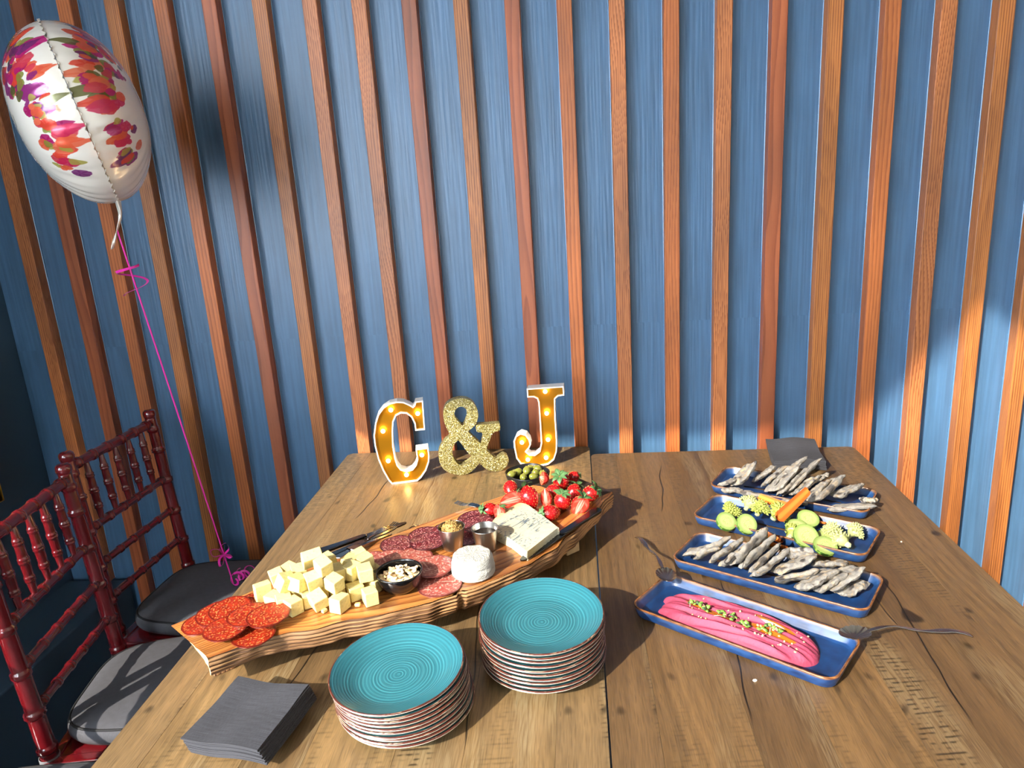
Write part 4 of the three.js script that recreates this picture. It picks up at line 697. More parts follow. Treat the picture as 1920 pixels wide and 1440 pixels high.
// ------------------------------------------------------------------ vegetables
{
  const face = PM({ map: tex(128, 128, (u, v) => { const x = u - 0.5, y = v - 0.5, r = Math.hypot(x, y) * 2, a = Math.atan2(y, x), k = 1 + 0.05 * nz(u * 20, v * 20, 2); let c = mix3([156, 164, 108], [124, 144, 74], sm(0.55, 0.95, r)); const tri = 0.5 + 0.5 * Math.cos(a * 3); const seed = sm(0.25, 0.6, Math.sin(a * 18 + 2 * Math.sin(r * 9)) * 0.5 + nz(u * 30, v * 30, 5)) * sm(0.5, 0.4, r) * sm(0.12, 0.2, r); c = mix3(c, [214, 212, 160], seed * 0.95); c = mix3(c, [126, 150, 70], (1 - seed) * sm(0.55, 0.4, r) * sm(0.1, 0.3, r) * 0.55); c = mix3(c, [170, 190, 104], sm(0.10, 0.02, Math.abs(r - 0.52)) * 0.5 + tri * sm(0.5, 0.1, r) * 0.3); return c.map((q) => q * k); }), roughness: 0.35, clearcoat: 0.3 });
  const peel = PM({ map: tex(128, 16, (u, v) => { const k = nz(u * 22, v * 2, 4); return mix3([58, 92, 34], [150, 176, 84], sm(0.0, 0.3, k)); }), roughness: 0.4, clearcoat: 0.2 });
  const R = 0.0245, h = 0.009;
  const fg = lathe([[0.0001, h / 2], [R * 0.93, h / 2], [R * 0.98, h / 2 - 0.0006]], 40), fb = lathe([[R * 0.98, -h / 2 + 0.0006], [R * 0.93, -h / 2], [0.0001, -h / 2]], 40), pg = lathe([[R, -h / 2 + 0.0008], [R * 1.005, 0], [R, h / 2 - 0.0008]], 40).scale(1, 1, 1), pb = lathe([[R * 0.98, -h / 2 + 0.0006], [R, -h / 2 + 0.0008]], 40), pt = lathe([[R, h / 2 - 0.0008], [R * 0.98, h / 2 - 0.0006]], 40);
  for (const g of [fg, fb]) { const p = g.attributes.position, uv = g.attributes.uv; for (let i = 0; i < p.count; i++) uv.setXY(i, 0.5 + p.getX(i) / R / 2.02, 0.5 + p.getZ(i) / R / 2.02); }
  const slice0 = (label, x, y, z, rx, ry, rz, s = 1) => { const o = thing('cucumber_slice', label, 'cucumber', [x, TT + y, z], 0, 'cucumber slices on the vegetable tray'); o.rotation.set(rx, ry, rz, 'YXZ'); o.scale.set(s * 0.9, 1, s * 0.9); obj('cut_face', [fg, fb], face, o); obj('peel', [pg, pb, pt], peel, o); };
  slice0('cucumber slice at the left end of the vegetable tray', 0.136, 0.030, 0.590, 0.62, 0.2, -0.1);
  slice0('second cucumber slice from the left, dark peel at its right edge', 0.176, 0.031, 0.606, 0.85, 0.5, 0.1, 1.02);
  slice0('tilted cucumber slice behind the carrot stick', 0.311, 0.030, 0.586, 0.42, -0.3, -0.22, 1.05);
  slice0('large cucumber slice in the middle right, facing the viewer', 0.283, 0.030, 0.664, 0.72, 0.3, 0.1, 1.16);
  slice0('front right cucumber slice next to the white floret', 0.314, 0.020, 0.690, 0.4, 0.1, -0.06, 1.08);
  slice0('cucumber slice half hidden under the long carrot stick', 0.280, 0.023, 0.611, 0.3, 0.2, 0.1, 1.05);
  slice0('cucumber slice mostly hidden behind the front right slices', 0.334, 0.016, 0.643, 0.15, 0.3, 0.05);
  // romanesco florets
  const bud = new THREE.ConeGeometry(1, 1.5, 7, 3).translate(0, 0.5, 0), bp = bud.attributes.position;
  for (let i = 0; i < bp.count; i++) { const y = bp.getY(i), k = 1 + 0.28 * Math.sin((y + 0.25) * 9); bp.setX(i, bp.getX(i) * k); bp.setZ(i, bp.getZ(i) * k); } bud.computeVertexNormals();
  const headG = (seed, n) => { rnd = mulberry(seed); const L = []; for (let c = 0; c < 3; c++) { const ca = c * 2.1 + seed, cr = c ? 0.012 : 0, ox = Math.cos(ca) * cr, oz = Math.sin(ca) * cr, oy = c ? -0.004 : 0, R2 = c ? 0.010 : 0.0135;
    for (let i = 0; i < n; i++) { const t = (i + 0.5) / n, el = Math.PI / 2 * (1 - Math.pow(t, 0.7)), a = i * 2.39996, s = mix(0.0016, 0.0042, Math.pow(t, 0.8)) * (c ? 0.85 : 1), d = V(Math.cos(a) * Math.cos(el), Math.sin(el), Math.sin(a) * Math.cos(el)); const g = bud.clone(); g.applyMatrix4(new THREE.Matrix4().compose(V(ox + d.x * R2, 0.012 + oy + d.y * R2 * 1.35, oz + d.z * R2), new THREE.Quaternion().setFromUnitVectors(V(0, 1, 0), d), V(s, s * 1.25, s))); L.push(g); } }
    L.push(new THREE.SphereGeometry(0.0125, 14, 10).scale(1, 1.3, 1).translate(0, 0.012, 0)); return join(L); };
  const stemG = (seed) => grid(24, 10, (u, v) => { const a = u * 6.2832, r = (0.0055 + 0.008 * sm(0.4, 1, v)) * (1 + 0.2 * nz(Math.cos(a) * 1.4, Math.sin(a) * 1.4, v * 3 + seed)) * (v < 0.01 ? 0.05 : 1); return [Math.cos(a) * r, -0.012 + v * 0.024, Math.sin(a) * r]; }, { cu: true, flip: true });
  const headM = S({ map: tex(64, 64, (u, v) => { const k = 1 + 0.1 * nz(u * 9, v * 9, 3); return [142 * k, 150 * k, 66 * k]; }), roughness: 0.6 }), stemM = S({ color: lin('#a9ad86'), roughness: 0.55 }), paleM = S({ color: lin('#a0a468'), roughness: 0.6 });
  const HG = [headG(3, 44), headG(8, 40), headG(12, 36)], SG = [stemG(1), stemG(4)];
  const fl = (label, x, y, z, rx, ry, rz, s, k, pale) => { const o = thing('romanesco_floret', label, 'floret', [x, TT + y, z], 0, 'romanesco florets on the vegetable tray'); o.rotation.set(rx, ry, rz, 'YXZ'); o.scale.setScalar(s); obj('head', HG[k % 3], pale ? paleM : headM, o); obj('stem', SG[k % 2], stemM, o); };
  fl('yellow-green floret at the far left behind the first cucumber slice', 0.156, 0.026, 0.540, 0.4, 0.5, 0.4, 0.98, 0);
  fl('pale floret with white stem showing, left of centre at the back', 0.198, 0.030, 0.516, 1.0, 2.6, 0.2, 0.95, 1, true);
  fl('bright floret in the left middle, above the second cucumber slice', 0.214, 0.034, 0.552, 0.3, 1.1, 0.1, 1.0, 2);
  fl('large knobbly floret in the middle, left of the long carrot', 0.247, 0.030, 0.566, 0.5, 0.2, -0.2, 1.16, 0);
  fl('floret lying on its side with a white stem, in front of the large cucumber slice', 0.258, 0.024, 0.648, 0.3, 0.9, -1.2, 0.95, 1);
  fl('floret with a cut white face, back right of the vegetable tray', 0.350, 0.024, 0.626, 0.4, 0.8, 0.9, 0.95, 2, true);
  fl('rightmost floret of the vegetable tray with a white side', 0.380, 0.022, 0.644, 0.2, 0.3, -0.7, 0.92, 0, true);
  fl('front right floret with its pale cut stem towards the viewer', 0.354, 0.026, 0.690, -1.3, 0.3, 0.3, 1.05, 1, true);
  fl('small slim floret between the second cucumber slice and a carrot', 0.203, 0.020, 0.636, 0.5, 0.4, 0.5, 0.58, 2);
  fl('small floret tip at the back behind the long carrot', 0.288, 0.022, 0.534, 0.2, 0.4, 0.2, 0.55, 1);
  // carrots
  const carM = PM({ map: tex(64, 128, (u, v) => { const k = 1 + 0.10 * nz(u * 4, v * 30, 3) + 0.06 * nz(u * 40, v * 6, 6); return [212 * k, 112 * k, 38 * k]; }), roughness: 0.45, clearcoat: 0.15 }), cutM = PM({ map: tex(32, 128, (u, v) => { const c = sm(0.12, 0.3, Math.abs(u - 0.5)); return mix3([226, 140, 54], [206, 98, 28], c); }), roughness: 0.4 });
  const carG = (L, r0, r1, b) => { const r = (v) => mix(r0, r1, Math.pow(v, 1.4)) * (v > 0.97 ? 0.55 : 1) * (v < 0.02 ? 0.6 : 1), cy = (v) => b * Math.sin(v * 3.14); return [grid(16, 26, (u, v) => { const a = Math.PI * (1 + u); return [Math.cos(a) * r(v), cy(v) + Math.sin(a) * r(v) * 0.9, (v - 0.5) * L]; }, {}), grid(6, 26, (u, v) => [(u * 2 - 1) * r(v), cy(v) + 0.0006 * Math.cos(u * 6), (v - 0.5) * L], { flip: false, uvf: (p, u, v) => [u, v] })]; };
  const car = (label, a, r0, r1, roll, b = 0) => { const A = V(a[0], TT + a[4], a[1]), B = V(a[2], TT + a[5], a[3]), d = B.clone().sub(A), o = thing('carrot_stick', label, 'carrot', A.clone().add(B).multiplyScalar(0.5).toArray(), Math.atan2(d.x, d.z), 'carrot sticks on the vegetable tray'); o.rotation.order = 'YXZ'; o.rotation.x = -Math.asin(d.y / d.length()); o.rotation.z = roll; const g = carG(d.length(), r0, r1, b); obj('skin', [g[0]], carM, o); obj('cut_face', [g[1]], cutM, o); };
  car('long orange carrot stick lying across the vegetables, its end raised', [0.240, 0.618, 0.333, 0.512, 0.050, 0.066], 0.0125, 0.0095, 0.9);
  car('carrot stick at the back pointing right under the long stick', [0.226, 0.500, 0.290, 0.560, 0.048, 0.040], 0.008, 0.012, 0.7);
  car('short thick carrot piece in the front middle', [0.208, 0.624, 0.236, 0.664, 0.026, 0.022], 0.013, 0.0095, -0.7);
  car('pointed carrot end at the front rim of the vegetable tray', [0.196, 0.652, 0.240, 0.690, 0.018, 0.020], 0.012, 0.005, -0.6);
  car('thin carrot sliver at the back right along the tray rim', [0.318, 0.560, 0.352, 0.580, 0.020, 0.018], 0.007, 0.005, -0.4);
}

// ------------------------------------------------------------------ pink dip
{
  const [hx, hz] = trayFrame.dip(-0.006, 0.005), a0 = -36.3 * Math.PI / 180, T0 = TT + 0.0062;
  const LX = 0.140, LZ = 0.0545;
  const rim = (a) => 1 + 0.05 * nz(Math.cos(a) * 1.6, Math.sin(a) * 1.6, 2) + 0.10 * sm(0.6, 1.0, Math.cos(a - 2.9)) * nz(a * 4, 1, 3);
  const hgt = (x, z) => { const r = Math.min(1, Math.pow(Math.pow(Math.abs(x / LX), 2.7) + Math.pow(Math.abs(z / LZ), 2.7), 1 / 2.7)), edge = Math.pow(Math.max(0, 1 - Math.pow(r, 5)), 0.6); const q = z / LZ, sw = Math.sin(q * 15 + 2.2 * Math.sin(x * 20) + 3 * nz(x * 10, q * 1.5, 4)), trough = Math.exp(-Math.pow((q + 0.05 - 0.22 * Math.sin(x * 16)) / 0.30, 2)) * sm(1, 0.6, Math.abs(x) / LX); return edge * (0.0235 + 0.0034 * sw * sm(0.05, 0.4, Math.abs(q)) + 0.0012 * Math.sin(q * 34 + 3 * Math.sin(x * 26) + 2 * nz(x * 12, q * 3, 7)) - 0.0062 * trough + 0.004 * nz(x * 14, z * 22, 5) + 0.0012 * nz(x * 60, z * 60, 8)); };
  const P = (u, v) => { const a = u * 6.2832, q = Math.max(0.001, v), k = rim(a) * q * Math.pow(Math.pow(Math.abs(Math.cos(a)), 2.7) + Math.pow(Math.abs(Math.sin(a)), 2.7), -1 / 2.7), x = Math.cos(a) * LX * k, z = Math.sin(a) * LZ * k, f = Math.max(1, rim(a)); return [x, Math.max(0.0, hgt(x / rim(a), z / rim(a))), z]; };
  const dip = obj('beet_dip', grid(160, 60, P, { cu: true, flip: true, uvf: (p) => [p[0] * 8, p[2] * 8] }), PM({ map: tex(128, 128, (u, v) => { const k = 1 + 0.06 * nz(u * 40, v * 40, 3) + 0.05 * nz(u * 8, v * 8, 6); return [154 * k, 56 * k, 82 * k]; }), bumpMap: tex(128, 128, (u, v) => { const b = 128 + 80 * fbm(u * 30, v * 30, 3); return [b, b, b]; }, false), bumpScale: 0.0018, roughness: 0.7 }));
  dip.position.set(hx, T0, hz); dip.rotation.y = a0; tag(dip, 'swirled mound of pink beet dip on the nearest blue tray', 'dip');
  const oilM = PM({ color: lin('#9a5418'), roughness: 0.08, clearcoat: 1, clearcoatRoughness: 0.03 });
  const pool = (x0, z0, lx, lz, s) => grid(36, 8, (u, v) => { const a = u * 6.2832, q = v * (1 + 0.35 * nz(Math.cos(a) * 1.6, Math.sin(a) * 1.6, s)), x = x0 + Math.cos(a) * lx * q, z = z0 + Math.sin(a) * lz * q + 0.10 * (x - x0); return [x, hgt(x, z) + 0.0011 * (1 - v * v) + 0.0002, z]; }, { cu: true, flip: true });
  const oil = obj('oil_puddle', [pool(-0.035, 0.002, 0.062, 0.0085, 1), pool(0.062, -0.002, 0.040, 0.0070, 5), pool(0.060, -0.022, 0.034, 0.005, 8)], oilM); oil.position.copy(dip.position); oil.rotation.y = a0; tag(oil, 'amber oil pooled in the grooves of the pink dip', 'oil');
  rnd = mulberry(9); const cr = []; for (let i = 0; i < 52; i++) { const x = rr(-0.115, 0.115), z = rr(-0.03, 0.034) * (rnd() < 0.5 ? 1 : 0.8), s = rr(0.0009, 0.0022); cr.push(put(new THREE.DodecahedronGeometry(s, 0), x, hgt(x, z) + s * 0.5, z, rr(0, 3), rr(0, 3), 0, [1, 0.7, 1.2])); }
  const crumbs = obj('nut_crumbs', cr, S({ color: lin('#e2c58c'), roughness: 0.7 })); crumbs.position.copy(dip.position); crumbs.rotation.y = a0; tag(crumbs, 'tan chopped nut crumbs scattered over the pink dip', 'crumbs', null, 'stuff');
  const leafG = grid(8, 6, (u, v) => { const w = 0.0042 * Math.sin(Math.PI * Math.pow(v, 0.8) * 0.98 + 0.03) * (1 + 0.25 * sm(0.6, 1, v)); return [(u - 0.5) * 2 * w, 0.0012 * Math.sin(v * 3) - 0.002 * Math.pow(u - 0.5, 2) * 4, v * 0.0085]; });
  const greenA = S({ map: tex(32, 32, (u, v) => { const k = 1 + 0.35 * sm(0.15, 0.02, Math.abs(u - 0.5)); return [104 * k, 138 * k, 58 * k]; }), roughness: 0.5, side: THREE.DoubleSide }), greenB = S({ color: lin('#3c5230'), roughness: 0.5, side: THREE.DoubleSide }), stemM = S({ color: lin('#c9b79a'), roughness: 0.5 });
  const mg = thing('microgreens', 'tangle of small green sprouts lying along the middle of the pink dip', 'sprouts', [hx, T0, hz], a0);
  for (let i = 0; i < 22; i++) { const x = -0.085 + i * 0.0078 + rr(-0.006, 0.006), z = 0.0 + rr(-0.011, 0.010) - 0.10 * x * 0.3; const ry = rr(0, 6.28); for (const k of [0, 1]) { const l = obj('leaf', leafG, (i * 2 + k) % 5 === 0 ? greenB : greenA, mg); l.position.set(x, hgt(x, z) + 0.004 + rr(0, 0.004), z); l.rotation.set(rr(-0.7, 0.1), ry + k * 1.9, rr(-0.5, 0.5), 'YXZ'); l.scale.setScalar(rr(0.7, 1.15)); } if (i % 2 === 0) { const dx = rr(-0.016, 0.016), dz = rr(-0.012, 0.012); obj('sprout_stem', tube([[x, hgt(x, z) + 0.005, z], [x + dx * 0.5, hgt(x, z) + 0.0075, z + dz * 0.6], [x + dx, hgt(x + dx, z + dz) + 0.001, z + dz]], 0.0006, 12, 5), stemM, mg); } }
}

// ------------------------------------------------------------------ light-up letters
const mm = (a) => a.map(([x, y]) => [x / 1000, y / 1000]);
function inset(pts, d) {
  const n = pts.length; let area = 0; for (let i = 0; i < n; i++) { const a = pts[i], b = pts[(i + 1) % n]; area += a[0] * b[1] - b[0] * a[1]; } const sg = area > 0 ? 1 : -1;
  return pts.map((p, i) => { const a = pts[(i + n - 1) % n], b = pts[(i + 1) % n]; let e1 = [p[0] - a[0], p[1] - a[1]], e2 = [b[0] - p[0], b[1] - p[1]]; const l1 = Math.hypot(...e1) || 1, l2 = Math.hypot(...e2) || 1; let nx = -(e1[1] / l1 + e2[1] / l2) * sg, ny = (e1[0] / l1 + e2[0] / l2) * sg; const l = Math.hypot(nx, ny) || 1, dot = Math.max(0.55, (nx * -e1[1] * sg + ny * e1[0] * sg) / (l * l1)); return [p[0] + nx / l * d / dot, p[1] + ny / l * d / dot]; });
}
const whitePlastic = PM({ color: lin('#ece8e2'), roughness: 0.4, clearcoat: 0.2 }), goldFace = PM({ color: lin('#94690f'), metalness: 0.7, roughness: 0.3 });
const bulbMat = S({ color: lin('#fff1c8'), emissive: new THREE.Color(1.0, 0.72, 0.28), emissiveIntensity: 6 });
function marquee(label, x, z, yaw, outline, bulbs) {
  const t = thing('marquee_letter', label, 'letter', [x, TT, z], yaw * Math.PI / 180, 'light-up letters at the back of the table'), D = 0.036, lip = 0.003;
  const out = outline, inn = inset(out, lip);
  obj('shell', new THREE.ExtrudeGeometry(shape(out), { depth: D - 0.007, bevelEnabled: false }).translate(0, 0.0005, -D), whitePlastic, t);
  obj('raised_lip', new THREE.ExtrudeGeometry(shape(out, [inn]), { depth: 0.009, bevelEnabled: true, bevelSize: 0.0003, bevelThickness: 0.0004, bevelSegments: 1 }).translate(0, 0.0005, -0.0085), whitePlastic, t);
  obj('gold_face', new THREE.ExtrudeGeometry(shape(inn), { depth: 0.0012, bevelEnabled: false }).translate(0, 0.0005, -0.0068), goldFace, t);
  for (const [bx, by2] of bulbs) {
    const b = obj('bulb', new THREE.SphereGeometry(0.0062, 18, 12).scale(1, 1, 0.8), bulbMat, t); b.position.set(bx, by2, -0.0035); b.castShadow = false;
    const l = new THREE.PointLight(new THREE.Color(1.0, 0.60, 0.16), 0.008, 3, 2); l.name = 'bulb_light'; l.castShadow = true; l.shadow.radius = 0.4; l.position.set(bx, by2, 0.010); t.add(l);
  }
}
const Cpts = mm([[84, 228], [104, 229], [102, 147], [76, 147], [76, 167], [69, 186], [58, 197], [43, 200], [29, 194], [20, 177], [16, 150], [13, 110], [15, 74], [19, 53], [27, 40], [41, 34], [57, 37], [67, 48], [73, 64], [72, 94], [106, 95], [107, 72], [104, 52], [94, 29], [79, 10], [67, 1], [30, 0], [-2, 0], [-10, 12], [-22, 42], [-31, 75], [-36, 116], [-36, 144], [-28, 178], [-18, 202], [-3, 220], [15, 230], [35, 233], [53, 230], [67, 222], [76, 215], [80, 218]]);
marquee('letter C with white sides and gold lit face, leftmost of the three table letters', -0.6939, 0.2601, 12, Cpts, mm([[17, 211], [87, 194], [-10, 154], [-5, 68], [40, 22], [87, 75]]));
const Jpts = mm([[27, 229], [128, 233], [129, 207], [112, 205], [103, 197], [102, 142], [103, 77], [101, 44], [92, 19], [75, 5], [51, 0], [20, 2], [-3, 8], [-14, 25], [-18, 55], [-19, 76], [-12, 92], [2, 100], [17, 95], [26, 81], [29, 66], [23, 54], [15, 45], [24, 36], [38, 35], [52, 45], [58, 70], [58, 123], [57, 188], [54, 199], [45, 204], [27, 204]]);
marquee('letter J with white sides and gold lit face, right of the glitter ampersand', -0.3446, 0.1584, -2, Jpts, mm([[77, 219], [78, 156], [78, 79], [70, 25], [18, 20], [4, 72]]));
{
  const A = smooth(mm([[14, 221], [33, 218], [49, 207], [59, 188], [61, 168], [54, 146], [39, 132], [30, 125], [46, 104], [62, 85], [69, 96], [72, 112], [67, 119], [55, 122], [55, 140], [86, 139], [118, 138], [117, 119], [102, 117], [93, 106], [84, 86], [77, 69], [82, 58], [93, 44], [106, 37], [117, 44], [126, 46], [134, 40], [136, 27], [130, 13], [117, 2], [98, 0], [78, 6], [64, 19], [55, 30], [40, 15], [22, 3], [0, 0], [-26, 8], [-45, 23], [-54, 44], [-55, 69], [-48, 88], [-35, 105], [-19, 117], [-27, 143], [-32, 163], [-31, 187], [-23, 206], [-9, 216]]), 2, 0.35);
  const h1 = smooth(mm([[18, 198], [30, 189], [32, 171], [26, 155], [17, 144], [7, 155], [-2, 170], [-2, 184], [6, 195]]), 3), h2 = smooth(mm([[1, 103], [12, 86], [24, 65], [37, 46], [22, 34], [8, 29], [-3, 32], [-14, 48], [-18, 69], [-12, 89]]), 2, 0.4);
  const spark = (a, b, c) => tex(512, 512, (u, v, x, y) => { const k = Math.abs(Math.sin(x * 12.9898 + y * 78.233) * 43758.5453) % 1, q = Math.abs(Math.sin((x >> 1) * 39.34 + (y >> 1) * 11.135) * 24634.63) % 1; return [a(k, q), b(k, q), c(k, q)]; }, false, [3.2, 3.2]);
  const gm = tex(512, 512, (u, v, x, y) => { const k = Math.abs(Math.sin((x >> 1) * 12.9898 + (y >> 1) * 78.233) * 43758.5453) % 1; return k > 0.88 ? [255, 250, 214] : mix3([84, 74, 30], [206, 192, 118], k); }, true, [3.2, 3.2]);  // glitter flakes, with their bright glints put into the colour
  const gn = spark((k, q) => 128 + 110 * (k - 0.5), (k, q) => 128 + 110 * (q - 0.5), () => 225);
  const glit = S({ map: gm, normalMap: gn, roughness: 0.32, metalness: 0.55 });
  const t = thing('glitter_ampersand', 'gold glitter ampersand standing between the two lit letters', 'letter', [-0.5123, TT, 0.2098], 12 * Math.PI / 180);
  const s = shape(A, [h1, h2]);
  obj('body', boxUV(new THREE.ExtrudeGeometry(s, { depth: 0.024, bevelEnabled: true, bevelSize: 0.001, bevelThickness: 0.001, bevelSegments: 2 }).translate(0, 0.001, -0.025), 'y'), glit, t);
}

// ------------------------------------------------------------------ chairs
const mahogany = PM({ color: lin('#5f0f15'), roughness: 0.22, clearcoat: 0.9, clearcoatRoughness: 0.06 });
const cushionMat = S({ map: tex(128, 128, (u, v) => { const k = 1 + 0.12 * nz(u * 120, v * 120, 2) + 0.06 * nz(u * 9, v * 9, 5); return [72 * k, 72 * k, 77 * k]; }, true, [3, 3]), roughness: 0.9 });
const pipingMat = S({ color: lin('#17171a'), roughness: 0.8 }), strapMat = S({ color: lin('#77787c'), roughness: 0.9 });
function rod(a, b, r, rings, taper = 1, end = 1) {  // turned rod from a to b with bamboo rings
  const A = V(...a), B = V(...b), d = B.clone().sub(A), L = d.length(), pts = []; const N = Math.min(150, Math.round(L * 420));
  for (let i = 0; i <= N; i++) { const t = i / N; let q = r * mix(1, taper, t); if (end !== 1) q *= mix(end, 1, Math.pow(Math.sin(Math.PI * t), 0.6)); for (const g of rings) { const w = (t - g) * L; q += r * 0.24 * (Math.exp(-Math.pow((w - 0.0035) / 0.0026, 2)) + Math.exp(-Math.pow((w + 0.0035) / 0.0026, 2))); } pts.push([q, t * L]); }
  pts.unshift([0.0001, 0]); pts.push([0.0001, L]);
  return lathe(pts, 18).applyQuaternion(new THREE.Quaternion().setFromUnitVectors(V(0, 1, 0), d.clone().normalize())).translate(A.x, A.y, A.z);
}
const chair = (() => {
  const t = thing('banquet_chair', '', 'chair'), PW = 0.172, lean = (y) => -0.012 - 0.030 * sm(0.44, 0.95, y) - 0.05 * sm(0.44, 0, y);
  for (const s of [-1, 1]) {
    obj('back_post', [rod([lean(0), 0, s * PW], [lean(0.44), 0.44, s * PW], 0.0175, [0.2, 0.55, 0.9]), rod([lean(0.44), 0.43, s * PW], [lean(0.95), 0.932, s * PW], 0.0175, [0.05, 0.22, 0.41, 0.61, 0.80, 0.93], 0.86), lathe([[0.0001, 0.0], [0.014, 0.0], [0.0155, 0.002], [0.0175, 0.008], [0.018, 0.015], [0.0165, 0.021], [0.012, 0.025], [0.0001, 0.026]], 20).translate(lean(0.95), 0.930, s * PW)], mahogany, t);
    obj('front_leg', rod([0.36, 0, s * 0.185], [0.355, 0.42, s * 0.185], 0.0165, [0.15, 0.45, 0.75, 0.92]), mahogany, t);
    obj('strap', lathe([[0.0188, -0.011], [0.0196, -0.011], [0.0196, 0.011], [0.0188, 0.011]], 20).translate(lean(0.40), 0.425, s * PW), strapMat, t);
  }
  const rail = (y, r, n) => obj(y > 0.9 ? 'top_rail' : 'back_rail', rod([lean(y), y, -PW], [lean(y), y, PW], r, Array.from({ length: n }, (_, i) => (i + 0.5) / n)), mahogany, t);
  rail(0.915, 0.0125, 6); rail(0.742, 0.0105, 6); rail(0.645, 0.0095, 6); rail(0.548, 0.0095, 6);
  for (let i = 0; i < 5; i++) { const z = (i - 2) * 0.057; obj('spindle', rod([lean(0.745), 0.745, z], [lean(0.91), 0.91, z], 0.0098, [0.24, 0.5, 0.76], 1, 0.52), mahogany, t); }
  obj('seat_frame', [rbox(0.385, 0.035, 0.028, 0.006, 0.175, 0.415, 0.183), rbox(0.385, 0.035, 0.028, 0.006, 0.175, 0.415, -0.183), rbox(0.028, 0.035, 0.37, 0.006, 0.355, 0.415, 0), rbox(0.028, 0.035, 0.35, 0.006, -0.004, 0.415, 0), rbox(0.37, 0.012, 0.36, 0.004, 0.175, 0.424, 0)], mahogany, t);
  for (const s of [-1, 1]) { obj('stretcher', rod([-0.035, 0.2, s * 0.175], [0.357, 0.2, s * 0.185], 0.009, [0.25, 0.5, 0.75]), mahogany, t); }
  // cushion: a rounded trapezoid with soft edges and piping
  const plan = (a) => { const c = Math.cos(a), s = Math.sin(a), p = 4.2, q = Math.pow(Math.pow(Math.abs(c), p) + Math.pow(Math.abs(s), p), -1 / p), x = c * q * 0.200, z = s * q * (0.172 + 0.014 * (c * q)); return [0.186 + x, z]; };
  const CR = [[0.001, 0], [0.9, 0], [0.975, 0.004], [1.0, 0.014], [1.0, 0.026], [0.985, 0.036], [0.94, 0.0425], [0.8, 0.0475], [0.5, 0.052], [0.2, 0.054], [0.001, 0.0545]];
  const cush = obj('cushion', grid(72, CR.length - 1, (u, v) => { const a = u * 6.2832, [k, y] = CR[Math.round(v * (CR.length - 1))], [x, z] = plan(a); return [0.186 + (x - 0.186) * k, 0.431 + y, z * k]; }, { cu: true, flip: true, uvf: (p) => [p[0] * 3, p[2] * 3] }), cushionMat, t);
  obj('piping', tube(Array.from({ length: 48 }, (_, i) => { const [x, z] = plan(i / 48 * 6.2832); return [0.186 + (x - 0.186) * 0.965, 0.4705, z * 0.965]; }), 0.0028, 144, 6, true), pipingMat, cush);
  return t;
})();
chair.position.set(-1.318, 0, 0.735); chair.rotation.y = 0.17; tag(chair, 'dark red banquet chair in the middle, sunlit stripes across its black cushion', 'chair', 'banquet chairs along the left table side');
{ const c = copy(chair, 'shaded dark red banquet chair nearest the slatted wall, balloon ribbon on its seat'); c.position.set(-1.392, 0, 0.318); c.rotation.y = -0.04;
  const d = copy(chair, 'banquet chair at the lower left picture edge, only its black cushion edge showing'); d.position.set(-1.375, 0, 1.136); d.rotation.y = 0.02; }

